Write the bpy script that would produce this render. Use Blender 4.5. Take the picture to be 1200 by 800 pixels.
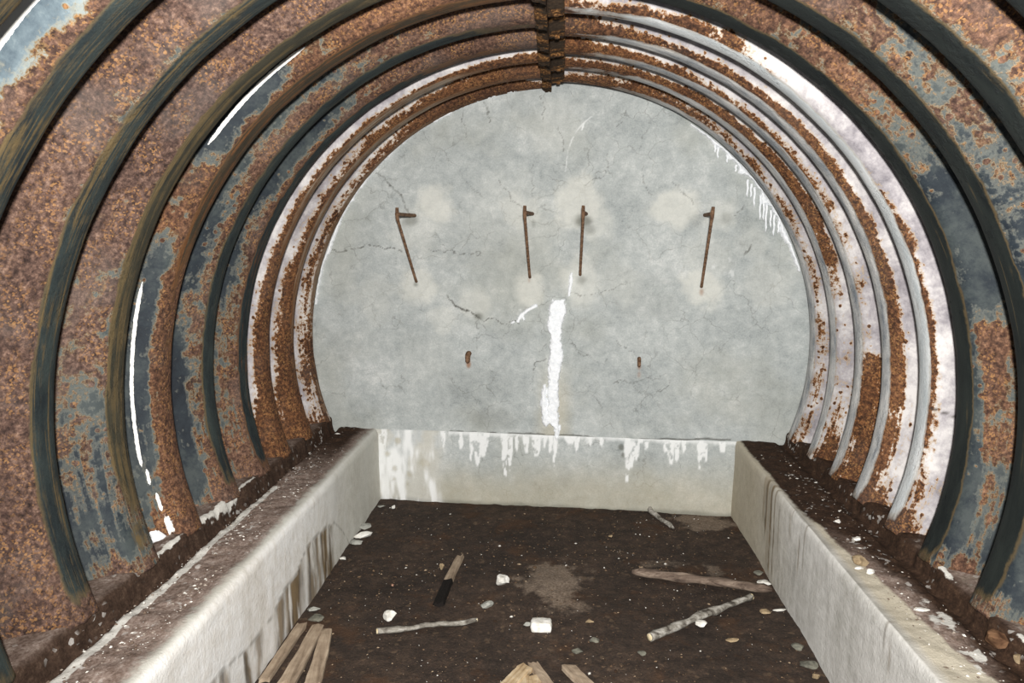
import bpy, bmesh, math, random
import numpy as np
from mathutils import Matrix, Vector

# ------------------------------------------------------------------ scene, camera, light
for o in list(bpy.data.objects):
    bpy.data.objects.remove(o)
scene = bpy.context.scene
COL = scene.collection
random.seed(7)

# units: metres, x right, y into the bunker, z up, floor at z = 0, arch axis at x = 0
FPX, YAW, PIT = 900.0, 0.06324, 0.14031
CAM = np.array([0.0573, 0.0, 1.5994])
ZC, R = 0.9855, 1.40            # arch axis height, crest radius
YB, TILT = 4.366, -0.0756       # end wall: y = YB + TILT * x
ZBEN, ZLED = 0.439, 0.497       # bench top, ledge that carries the steel
XL, XR = -1.025, 1.041          # faces of the sunken passage
FW = np.array([-math.sin(YAW) * math.cos(PIT), math.cos(YAW) * math.cos(PIT), -math.sin(PIT)])
RT = np.array([math.cos(YAW), math.sin(YAW), 0.0])
UP = np.cross(RT, FW)

cd = bpy.data.cameras.new('camera')
cam = bpy.data.objects.new('camera', cd)
COL.objects.link(cam)
cd.sensor_width = 36.0
cd.lens = FPX / 1200 * 36.0
cd.clip_start = 0.02
cam.matrix_world = Matrix(((RT[0], UP[0], -FW[0], CAM[0]), (RT[1], UP[1], -FW[1], CAM[1]),
                           (RT[2], UP[2], -FW[2], CAM[2]), (0, 0, 0, 1)))
scene.camera = cam

scene.view_settings.view_transform = 'Standard'
scene.view_settings.look = 'None'
scene.view_settings.gamma = 1.0
scene.view_settings.use_curve_mapping = False
scene.view_settings.exposure = 0.0

world = bpy.data.worlds.new('daylight')
scene.world = world
world.use_nodes = True
bg = world.node_tree.nodes['Background']
bg.inputs['Color'].default_value = (0.80, 0.90, 1.0, 1)
bg.inputs['Strength'].default_value = 0.30

def area_light(name, loc, target, size, power, color):
    l = bpy.data.lights.new(name, 'AREA')
    l.shape = 'DISK'
    l.size = size
    l.energy = power
    l.color = color
    o = bpy.data.objects.new(name, l)
    o.location = loc
    o.rotation_euler = (Vector(target) - Vector(loc)).to_track_quat('-Z', 'Y').to_euler()
    COL.objects.link(o)
    return o

# the photographer's flash head, just above and behind the lens, zoomed to the middle of the view
fl = bpy.data.lights.new('flash', 'SPOT')
fl.energy = 860
fl.color = (1.0, 0.975, 0.94)
fl.spot_size = math.radians(116)
fl.spot_blend = 1.0
fl.shadow_soft_size = 0.05
flash = bpy.data.objects.new('flash', fl)
flash.location = (0.085, -0.16, 1.77)
flash.rotation_euler = (Vector((0.0, 4.3, 1.25)) - flash.location).to_track_quat('-Z', 'Y').to_euler()
COL.objects.link(flash)
area_light('doorway_daylight', (0.0, -1.9, 1.5), (0.0, 4.3, 1.2), 1.5, 24, (0.93, 0.97, 1.0))

# ------------------------------------------------------------------ helpers
def vray(px, py):
    return FW + (px - 600) / FPX * RT - (py - 400) / FPX * UP

def at(px, py, z=0.0):
    v = vray(px, py)
    t = (z - CAM[2]) / v[2]
    return CAM + t * v

def onwall(px, py, off=0.0):
    """point on the end wall seen at that pixel -> (x, y, z)"""
    v = vray(px, py)
    n = np.array([-TILT, 1, 0])
    t = (YB - n @ CAM) / (n @ v)
    P = CAM + t * v
    return P + off * np.array([TILT, -1, 0])

def vn(x, y, seed=0):
    x = np.asarray(x, float); y = np.asarray(y, float)
    xi = np.floor(x); yi = np.floor(y)
    fx = x - xi; fy = y - yi
    fx = fx * fx * (3 - 2 * fx); fy = fy * fy * (3 - 2 * fy)
    def h(a, b):
        v = np.sin(a * 127.1 + b * 311.7 + seed * 74.7) * 43758.5453
        return v - np.floor(v)
    return (h(xi, yi) * (1 - fx) + h(xi + 1, yi) * fx) * (1 - fy) + (h(xi, yi + 1) * (1 - fx) + h(xi + 1, yi + 1) * fx) * fy

def fbm(x, y, seed=0, oct=4, rough=0.5):
    a, s, t = 1.0, 0.0, 0.0
    for i in range(oct):
        s = s + a * vn(np.asarray(x) * 2 ** i, np.asarray(y) * 2 ** i, seed + i * 13)
        t += a
        a *= rough
    return s / t

def sst(a, b, x):
    t = np.clip((np.asarray(x, float) - a) / (b - a), 0, 1)
    return t * t * (3 - 2 * t)

def tag(o, label=None, cat=None, group=None, kind=None):
    if label: o['label'] = label
    if cat: o['category'] = cat
    if group: o['group'] = group
    if kind: o['kind'] = kind
    return o

def empty(name, loc, label, cat, group=None):
    o = bpy.data.objects.new(name, None)
    o.empty_display_size = 0.05
    o.location = loc
    COL.objects.link(o)
    return tag(o, label, cat, group)

def link(name, me, mat, parent=None, smooth=True):
    me.materials.append(mat)
    if smooth:
        me.polygons.foreach_set('use_smooth', np.ones(len(me.polygons), bool))
    o = bpy.data.objects.new(name, me)
    COL.objects.link(o)
    if parent is not None:
        o.parent = parent
    return o

def grid_mesh(name, V, keep=None, attrs=None, uv=None, flip=False):
    """V: (n, m, 3) array -> mesh of quads; keep: (n-1, m-1) mask of quads"""
    n, m = V.shape[:2]
    idx = np.arange(n * m).reshape(n, m)
    q = np.stack([idx[:-1, :-1], idx[1:, :-1], idx[1:, 1:], idx[:-1, 1:]], -1)
    if flip:
        q = q[..., ::-1]
    q = q[keep] if keep is not None else q.reshape(-1, 4)
    used = np.unique(q)
    remap = np.full(n * m, -1)
    remap[used] = np.arange(len(used))
    q = remap[q]
    me = bpy.data.meshes.new(name)
    me.vertices.add(len(used))
    me.vertices.foreach_set('co', V.reshape(-1, 3)[used].astype(np.float32).ravel())
    me.loops.add(q.size)
    me.loops.foreach_set('vertex_index', q.astype(np.int32).ravel())
    me.polygons.add(len(q))
    me.polygons.foreach_set('loop_start', np.arange(0, q.size, 4, dtype=np.int32))
    for k, a in (attrs or {}).items():
        at_ = me.attributes.new(k, 'FLOAT', 'POINT')
        at_.data.foreach_set('value', np.asarray(a, float).reshape(-1)[used].astype(np.float32))
    if uv is not None:
        l = me.uv_layers.new(name='UVMap')
        l.data.foreach_set('uv', uv.reshape(-1, 2)[used][q.ravel()].astype(np.float32).ravel())
    me.update(calc_edges=True)
    me.validate()
    return me

def poly_dist(X, Z, pts):
    d = np.full(X.shape, 9.0)
    for (a, b) in zip(pts[:-1], pts[1:]):
        ax, az = a; bx, bz = b
        L2 = (bx - ax) ** 2 + (bz - az) ** 2 + 1e-12
        t = np.clip(((X - ax) * (bx - ax) + (Z - az) * (bz - az)) / L2, 0, 1)
        d = np.minimum(d, np.hypot(X - ax - t * (bx - ax), Z - az - t * (bz - az)))
    return d

# ------------------------------------------------------------------ node helper
def srgb(r, g, b):
    f = lambda c: (c / 255 / 12.92) if c / 255 <= 0.04045 else ((c / 255 + 0.055) / 1.055) ** 2.4
    return (f(r), f(g), f(b), 1.0)

class NT:
    def __init__(s, name):
        s.mat = bpy.data.materials.new(name)
        s.mat.use_nodes = True
        s.t = s.mat.node_tree
        s.b = s.t.nodes['Principled BSDF']
        s.b.inputs['Specular IOR Level'].default_value = 0.25
    def n(s, typ, **kw):
        x = s.t.nodes.new(typ)
        for k, v in kw.items():
            setattr(x, k, v)
        return x
    def put(s, sock, v):
        if isinstance(v, bpy.types.NodeSocket):
            s.t.links.new(v, sock)
        elif v is not None:
            sock.default_value = v
    def uv(s, sx=1, sy=1, off=(0, 0, 0)):
        a = s.n('ShaderNodeUVMap', uv_map='UVMap').outputs[0]
        m = s.n('ShaderNodeMapping')
        s.put(m.inputs['Vector'], a)
        m.inputs['Location'].default_value = off
        m.inputs['Scale'].default_value = (sx, sy, 1)
        return m.outputs[0]
    def obj(s, sc=(1, 1, 1), off=(0, 0, 0)):
        a = s.n('ShaderNodeTexCoord').outputs['Object']
        m = s.n('ShaderNodeMapping')
        s.put(m.inputs['Vector'], a)
        m.inputs['Location'].default_value = off
        m.inputs['Scale'].default_value = sc
        return m.outputs[0]
    def attr(s, name):
        return s.n('ShaderNodeAttribute', attribute_name=name).outputs['Fac']
    def noise(s, vec, scale, detail=4, rough=0.55, dist=0.0):
        x = s.n('ShaderNodeTexNoise')
        s.put(x.inputs['Vector'], vec)
        x.inputs['Scale'].default_value = scale
        x.inputs['Detail'].default_value = detail
        x.inputs['Roughness'].default_value = rough
        x.inputs['Distortion'].default_value = dist
        return x.outputs['Fac']
    def vor(s, vec, scale, feature='F1', out='Distance', rnd=1.0):
        x = s.n('ShaderNodeTexVoronoi', feature=feature)
        s.put(x.inputs['Vector'], vec)
        x.inputs['Scale'].default_value = scale
        x.inputs['Randomness'].default_value = rnd
        return x.outputs[out]
    def m(s, op, a, b=None, c=None, clamp=False):
        x = s.n('ShaderNodeMath', operation=op, use_clamp=clamp)
        s.put(x.inputs[0], a)
        if b is not None: s.put(x.inputs[1], b)
        if c is not None: s.put(x.inputs[2], c)
        return x.outputs[0]
    def step(s, v, a, b):
        x = s.n('ShaderNodeMapRange', interpolation_type='SMOOTHSTEP')
        s.put(x.inputs['Value'], v)
        x.inputs['From Min'].default_value = a
        x.inputs['From Max'].default_value = b
        return x.outputs['Result']
    def mix(s, f, a, b, mode='MIX'):
        x = s.n('ShaderNodeMix', data_type='RGBA', blend_type=mode)
        s.put(x.inputs['Factor'], f)
        s.put(x.inputs['A'], a) if False else s.put(x.inputs[6], a)
        s.put(x.inputs[7], b)
        return x.outputs[2]
    def ramp(s, v, stops, interp='LINEAR'):
        x = s.n('ShaderNodeValToRGB')
        s.put(x.inputs[0], v)
        cr = x.color_ramp
        cr.interpolation = interp
        while len(cr.elements) < len(stops):
            cr.elements.new(0.5)
        for e, (p, c) in zip(cr.elements, stops):
            e.position = p
            e.color = c
        return x.outputs[0]
    def bump(s, h, strength=0.5, dist=0.01):
        x = s.n('ShaderNodeBump')
        x.inputs['Strength'].default_value = strength
        x.inputs['Distance'].default_value = dist
        s.put(x.inputs['Height'], h)
        s.put(s.b.inputs['Normal'], x.outputs[0])
    def done(s, color, rough=0.85, spec=None):
        s.put(s.b.inputs['Base Color'], color)
        s.put(s.b.inputs['Roughness'], rough)
        if spec is not None: s.put(s.b.inputs['Specular IOR Level'], spec)
        return s.mat
# ------------------------------------------------------------------ end wall (concrete)
def concrete_mat():
    k = NT('old_concrete')
    v = k.uv()
    n1 = k.noise(v, 2.2, 6, 0.6)
    n2 = k.noise(v, 14, 6, 0.65, 0.4)
    n3 = k.noise(v, 120, 3, 0.6)
    n4 = k.noise(v, 38, 6, 0.75)
    t = k.m('ADD', k.m('MULTIPLY', n1, 0.34), k.m('ADD', k.m('MULTIPLY', n2, 0.28), k.m('ADD', k.m('MULTIPLY', n3, 0.20), k.m('MULTIPLY', n4, 0.18))))
    c = k.ramp(t, [(0.34, srgb(122, 127, 126)), (0.44, srgb(156, 161, 160)), (0.53, srgb(177, 181, 179)), (0.66, srgb(212, 213, 210))])
    ol = k.step(k.noise(k.uv(1, 1, (5, 3, 0)), 1.5, 4), 0.48, 0.68)
    c = k.mix(k.m('MULTIPLY', ol, 0.35), c, srgb(158, 158, 146))
    # fine crazing, only in places
    dv = k.n('ShaderNodeVectorMath', operation='ADD')
    k.put(dv.inputs[0], v)
    nz = k.n('ShaderNodeTexNoise'); k.put(nz.inputs['Vector'], v); nz.inputs['Scale'].default_value = 9; nz.inputs['Detail'].default_value = 5
    sc = k.n('ShaderNodeVectorMath', operation='SCALE'); k.put(sc.inputs[0], nz.outputs['Color']); sc.inputs['Scale'].default_value = 0.16
    k.put(dv.inputs[1], sc.outputs[0])
    e = k.vor(dv.outputs[0], 5.2, 'DISTANCE_TO_EDGE')
    cr = k.m('SUBTRACT', 1.0, k.step(e, 0.004, 0.016))
    msk = k.step(k.noise(k.uv(1, 1, (1.7, 9, 0)), 2.6, 3), 0.44, 0.58)
    cr = k.m('MULTIPLY', k.m('MULTIPLY', cr, msk), 0.42)
    c = k.mix(cr, c, srgb(112, 113, 108))
    c = k.mix(k.m('MULTIPLY', k.attr('pale'), k.m('ADD', 0.50, k.m('MULTIPLY', n4, 0.55))), c, k.mix(n2, srgb(200, 200, 192), srgb(216, 215, 206)))
    c = k.mix(k.attr('yellow'), c, k.mix(k.noise(v, 18, 4), srgb(180, 172, 146), srgb(168, 150, 110)))
    c = k.mix(k.attr('dark'), c, srgb(96, 97, 88))
    c = k.mix(k.attr('crack'), c, srgb(66, 64, 56))
    c = k.mix(k.attr('rust'), c, srgb(140, 92, 50))
    c = k.mix(k.attr('white'), c, srgb(238, 239, 238))
    h = k.m('SUBTRACT', k.m('ADD', k.m('MULTIPLY', n2, 0.5), k.m('MULTIPLY', n3, 0.3)), k.m('MULTIPLY', k.attr('crack'), 0.6))
    k.bump(h, 0.35, 0.012)
    return k.done(c, 0.92, 0.15)

CONC = concrete_mat()
def W2(px, py):
    P = onwall(px, py)
    return (P[0], P[2])

def wall_attrs(X, Z):
    A = {n: np.zeros(X.shape) for n in ('pale', 'dark', 'crack', 'white', 'rust', 'yellow')}
    jx = X + 0.030 * (fbm(X * 18, Z * 18, 3, 5, .6) - 0.5) * 2
    jz = Z + 0.030 * (fbm(X * 18, Z * 18, 9, 5, .6) - 0.5) * 2
    def blob(key, px, py, r, amt=1.0, soft=0.5, asp=1.0):
        x, z = W2(px, py)
        rr = r * 0.00487
        d = np.hypot((X - x) / asp, Z - z) / rr + (fbm(X * 14, Z * 14, int(px)) - 0.5) * 0.9
        A[key] = np.maximum(A[key], amt * (1 - sst(1 - soft, 1 + soft * 0.3, d)))
    for a in [(510, 240, 24, .8), (678, 238, 36, .8), (790, 243, 28, .8), (487, 337, 26, .75), (620, 338, 22, .8), (680, 330, 30, .6),
              (822, 338, 26, .85), (605, 247, 26, .55), (700, 260, 22, .5), (483, 268, 34, .35), (560, 355, 24, .5), (830, 300, 30, .3),
              (845, 250, 20, .5), (520, 375, 20, .4), (880, 285, 20, .3), (650, 145, 40, .25), (720, 330, 30, .3), (900, 330, 30, .35),
              (600, 250, 60, .2), (440, 350, 30, .3), (500, 420, 40, .15)]:
        blob('pale', a[0], a[1], a[2], a[3])
    for a in [(481, 258, 9, .55, 1.2), (683, 259, 8, .75, 1.5), (690, 268, 8, .4, 1), (816, 258, 12, .3, 1), (487, 333, 4, .6, 1), (682, 328, 7, .45, 1), (560, 370, 6, .7, 1.4), (575, 492, 18, .28, 2), (760, 350, 30, .14, 1.3), (850, 255, 8, .3, 1), (560, 455, 30, .12, 1.8), (555, 290, 40, .1, 2), (405, 400, 22, .12, 1), (625, 262, 5, .3, .4)]:
        blob('dark', a[0], a[1], a[2], a[3], 0.7, a[4])
    for a in [(549, 427, 5, .75, .6), (749, 429, 6, .8, .5), (822, 342, 5, .5, .6), (620, 328, 4, .35, .5), (749, 438, 5, .35, .5)]:
        blob('rust', a[0], a[1], a[2], a[3], 0.8, a[4])
    cracks = [([(443, 203), (455, 215), (468, 228), (474, 243), (480, 252)], 1.4, .75),
              ([(384, 295), (404, 293), (418, 289), (430, 286), (440, 290), (458, 291), (470, 294)], .9, .8),
              ([(503, 293), (520, 295), (545, 296), (562, 298)], .7, .6),
              ([(524, 347), (535, 357), (541, 362), (552, 365), (562, 372)], 1.5, .85),
              ([(563, 374), (580, 375), (595, 379), (606, 378)], .8, .75),
              ([(558, 372), (561, 390), (558, 412)], .6, .45),
              ([(540, 132), (544, 148), (548, 163)], .8, .55), ([(566, 121), (570, 130), (573, 143)], .9, .6), ([(632, 111), (635, 128), (636, 143)], .8, .55),
              ([(656, 148), (657, 160), (661, 178)], .8, .55), ([(624, 190), (622, 210), (623, 235)], .6, .4), ([(585, 213), (594, 224), (600, 236), (612, 241)], .8, .5),
              ([(684, 222), (695, 212), (706, 207)], .9, .6), ([(706, 207), (712, 195), (714, 180)], .7, .4), ([(733, 128), (728, 140), (722, 150)], .7, .45),
              ([(762, 140), (755, 160), (750, 175)], .7, .4), ([(756, 195), (752, 215), (762, 228)], .8, .45), ([(790, 215), (803, 226), (812, 240)], .8, .4),
              ([(880, 285), (870, 297)], 1.1, .7), ([(872, 240), (860, 252)], .8, .5), ([(545, 215), (560, 224), (566, 232)], .6, .35),
              ([(667, 400), (675, 404), (680, 412), (688, 418)], .8, .55), ([(624, 434), (626, 425), (640, 420)], 1.0, .6), ([(631, 412), (640, 405)], .8, .5),
              ([(725, 400), (738, 408), (747, 418)], .7, .5), ([(718, 447), (730, 446), (742, 449), (755, 442)], .8, .55), ([(755, 442), (772, 444), (780, 436)], .6, .4),
              ([(742, 449), (752, 460), (752, 480)], .6, .4), ([(690, 464), (699, 465), (705, 478)], .9, .5), ([(765, 462), (775, 458), (784, 447)], 1.0, .5),
              ([(624, 434), (622, 455), (628, 462)], .5, .4), ([(690, 418), (705, 425), (712, 420)], .5, .35), ([(800, 420), (815, 440), (808, 470)], .5, .3),
              ([(612, 363), (640, 354), (655, 346)], .6, .4), ([(672, 344), (690, 346), (715, 340), (735, 330)], .6, .5), ([(466, 290), (462, 310)], .4, .3)]
    for pts, w, amt in cracks:
        d = poly_dist(jx, jz, [W2(*p) for p in pts])
        ww = w * 0.0030
        A['crack'] = np.maximum(A['crack'], amt * (1 - sst(ww * 0.5, ww * 1.6, d)) * (0.55 + 0.45 * sst(.3, .6, fbm(X * 30, Z * 30, 5))))
    # joint with the lower wall
    jl = [(440, 505), (470, 506), (500, 507), (540, 505), (580, 508), (620, 507), (660, 509), (690, 511), (730, 514), (770, 514), (810, 513), (857, 513)]
    d = poly_dist(jx, Z + 0.030 * (fbm(X * 9, X * 0, 4) - .5), [W2(*p) for p in jl])
    A['crack'] = np.maximum(A['crack'], .8 * (1 - sst(0.002, 0.007, d)))
    # chalk arc
    d = poly_dist(X, Z, [W2(*p) for p in [(663, 200), (664, 188), (666, 176), (670, 164), (676, 153), (683, 145), (691, 138), (700, 134), (707, 132)]])
    A['white'] = np.maximum(A['white'], .5 * (1 - sst(0.0015, 0.005, d)) * sst(.3, .6, fbm(X * 30, Z * 30, 8)))
    d = poly_dist(X, Z, [W2(*p) for p in [(682, 152), (684, 145)]])
    A['white'] = np.maximum(A['white'], .7 * (1 - sst(0.003, 0.006, d)))
    # halo beside the lime streak
    d = poly_dist(X, Z, [W2(*p) for p in [(652, 360), (650, 430), (648, 505)]])
    A['yellow'] = np.maximum(A['yellow'], .40 * (1 - sst(0.03, 0.13, d + .06 * (fbm(X * 8, Z * 8, 2) - .5))) * sst(0.95, .6, Z))
    for (px, py, r) in [(855, 320, 8), (835, 314, 6), (855, 305, 4), (610, 365, 5)]:
        x, z = W2(px, py)
        d = np.hypot(X - x, Z - z) / (r * .0049) + (fbm(X * 40, Z * 40, px) - .5) * 2.2
        A['white'] = np.maximum(A['white'], .35 * (1 - sst(.1, .7, d)))
    return A

st = 0.006
xs = np.arange(-1.56, 1.56 + st, st)
zs = np.arange(ZBEN - 0.03, ZC + R + 0.1, st)
X, Z = np.meshgrid(xs, zs, indexing='ij')
Yw = YB + TILT * X - 0.010 * (fbm(X * 1.7, Z * 1.7, 1) - .5) - 0.005 * (fbm(X * 12, Z * 12, 2) - .5)
# lumpy foot of the render coat
Yw -= 0.012 * (1 - sst(ZBEN, ZBEN + .07, Z + .02 * (fbm(X * 6, Z * 0 + 3, 5) - .5)))
Vw = np.stack([X, Yw, Z], -1)
rad = np.hypot(X, Z - ZC)
keep = (rad[:-1, :-1] < R + 0.09)
me = grid_mesh('wall_back', Vw, keep, wall_attrs(X, Z), np.stack([X, Z], -1), flip=False)
tag(link('wall_back', me, CONC), kind='structure')

# lower wall under the joint, at the end of the passage
zs = np.arange(-0.06, ZBEN + 0.004, st)
xs = np.arange(XL - 0.05, XR + 0.05, st)
X, Z = np.meshgrid(xs, zs, indexing='ij')
A = {n: np.zeros(X.shape) for n in ('pale', 'dark', 'crack', 'white', 'rust', 'yellow')}
A['yellow'] = 0.45 * (1 - sst(0.05, 0.36, Z + .16 * (fbm(X * 4, Z * 3, 5) - .5)))
drips = 0 * X
for (px, y1, w) in [(450, 560, 8), (560, 545, 7), (571, 530, 5), (592, 558, 7), (606, 528, 4), (628, 535, 9), (650, 545, 4), (668, 520, 9), (690, 524, 7), (735, 564, 7), (745, 540, 6), (757, 525, 5), (786, 543, 8), (800, 530, 4), (819, 548, 6), (826, 540, 4), (846, 530, 5), (553, 540, 4), (566, 535, 9), (598, 550, 5), (617, 530, 6), (637, 524, 7), (645, 530, 4), (676, 528, 5), (705, 522, 5), (739, 548, 9), (752, 520, 5), (780, 530, 6), (793, 540, 5), (823, 535, 8), (540, 525, 6), (520, 525, 5)]:
    x, zb = W2(px, y1)
    jx = X + .02 * (fbm(X * 25, Z * 14, px) - .5)
    ww = w * .0049 * .8 * (0.35 + 0.65 * sst(zb - .03, ZBEN, Z))
    drips = np.maximum(drips, (1 - sst(ww * .6, ww, np.abs(jx - x))) * sst(zb - .01, zb + .02, Z + .03 * (fbm(X * 60, Z * 20, px + 1) - .5)))
lip = sst(ZBEN - .035, ZBEN - .005, Z + .03 * (fbm(X * 30, Z * 8, 77) - .5)) * .6
A['white'] = np.clip(np.maximum(drips * sst(.28, .5, fbm(X * 50, Z * 30, 31)), lip * (X > -0.6)), 0, .8)
left = (1 - sst(W2(505, 540)[0], W2(528, 540)[0], X + .03 * (fbm(X * 20, Z * 20, 3) - .5)))
A['white'] = np.maximum(A['white'], left * (.30 + .75 * sst(.35, .65, fbm(X * 26, Z * 5, 6))) * .85)
A['yellow'] = np.maximum(A['yellow'], left * .42 * sst(.4, .6, fbm(X * 9 + 4, Z * 5, 16)))
for (px, py, r) in [(463, 560, 5), (481, 555, 7), (464, 548, 5), (478, 566, 6), (455, 530, 5), (466, 515, 6), (500, 540, 12)]:
    x, z = W2(px, py)
    d = np.hypot(X - x, Z - z) / (r * .0049) + (fbm(X * 30, Z * 30, px) - .5) * 1.2
    A['yellow'] = np.maximum(A['yellow'], .6 * (1 - sst(.2, 1.1, d)))
    A['white'] *= 1 - .55 * (1 - sst(.2, 1.1, d))
A['dark'] = 0.55 * (1 - sst(0.0, 0.03, Z + .02 * (fbm(X * 12, Z * 5, 9) - .5)))
for (px, py, r) in [(728, 523, 5), (731, 532, 4)]:
    x, z = W2(px, py)
    A['dark'] = np.maximum(A['dark'], .7 * (1 - sst(.4, 1.1, np.hypot(X - x, Z - z) / (r * .0049))))
Yl = YB + TILT * X - 0.018 - 0.006 * (fbm(X * 3, Z * 3, 5) - .5) + .014 * sst(ZBEN - .012, ZBEN + .004, Z)
me = grid_mesh('wall_passage_back', np.stack([X, Yl, Z], -1), None, A, np.stack([X + 3, Z], -1))
tag(link('wall_passage_back', me, CONC), kind='structure')

# ------------------------------------------------------------------ unseen earth-coloured vault added outside the steel to block stray light
def earth_mat():
    k = NT('light_block_earth')
    n = k.noise(k.obj(), 8, 5)
    return k.done(k.ramp(n, [(.3, srgb(30, 26, 23)), (.7, srgb(62, 52, 44))]), 0.95)
EARTH = earth_mat()
ph = np.radians(np.linspace(-24, 204, 90))
ys = np.linspace(0.35, 4.75, 10)
PH, YY = np.meshgrid(ph, ys, indexing='ij')
V = np.stack([(R + .30) * np.cos(PH), YY, ZC + (R + .30) * np.sin(PH)], -1)
tag(link('light_block_vault', grid_mesh('light_block_vault', V), EARTH), kind='structure')

# ------------------------------------------------------------------ benches with ledge
def bench_mat(name, face_stops, tint):
    k = NT(name)
    v = k.uv()
    n1 = k.noise(v, 3, 6, .6)
    n2 = k.noise(v, 22, 6, .7)
    n3 = k.noise(v, 90, 4, .7)
    t = k.m('ADD', k.m('MULTIPLY', n1, .6), k.m('MULTIPLY', n2, .4))
    streak = k.noise(k.uv(30, 2.0), 1.0, 4, .6)
    t = k.m('ADD', k.m('MULTIPLY', t, .75), k.m('MULTIPLY', streak, .25))
    face = k.ramp(t, face_stops)
    face = k.mix(k.attr('aged_dimmed'), face, k.mix(n2, tint[0], tint[1]))
    face = k.mix(k.attr('stain'), face, k.ramp(k.noise(k.uv(26, 3), 1.0, 4), [(.35, srgb(62, 50, 34)), (.6, srgb(128, 106, 72))]))
    face = k.mix(k.attr('crack'), face, srgb(96, 92, 82))
    # dirt on top
    dn = k.m('ADD', k.m('MULTIPLY', n2, .55), k.m('MULTIPLY', n3, .45))
    dirt = k.ramp(dn, [(.32, srgb(70, 58, 50)), (.46, srgb(122, 104, 94)), (.57, srgb(156, 140, 130)), (.68, srgb(204, 198, 192))])
    dark = k.ramp(dn, [(.35, srgb(34, 25, 20)), (.55, srgb(66, 49, 38)), (.7, srgb(104, 82, 64))])
    dirt = k.mix(k.attr('dark_dirt'), dirt, dark)
    dm = k.m('ADD', k.attr('dirt'), k.m('MULTIPLY', k.m('SUBTRACT', n2, .5), .9))
    c = k.mix(k.step(dm, .22, .66), face, dirt)
    fleck = k.m('MULTIPLY', k.step(k.vor(v, 75, 'F1', 'Color'), .80, .84), k.step(k.noise(v, 7, 3), .50, .62))
    c = k.mix(k.m('MULTIPLY', k.m('MULTIPLY', fleck, k.attr('dirt')), .7), c, srgb(206, 202, 196))
    lm = k.m('ADD', k.attr('lime'), k.m('MULTIPLY', k.m('SUBTRACT', n2, .5), .8))
    c = k.mix(k.step(lm, .45, .6), c, k.mix(n3, srgb(196, 192, 182), srgb(228, 226, 220)))
    k.bump(k.m('ADD', k.m('MULTIPLY', n2, .6), k.m('MULTIPLY', n3, .5)), .5, .012)
    return k.done(c, .93, .12)

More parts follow.
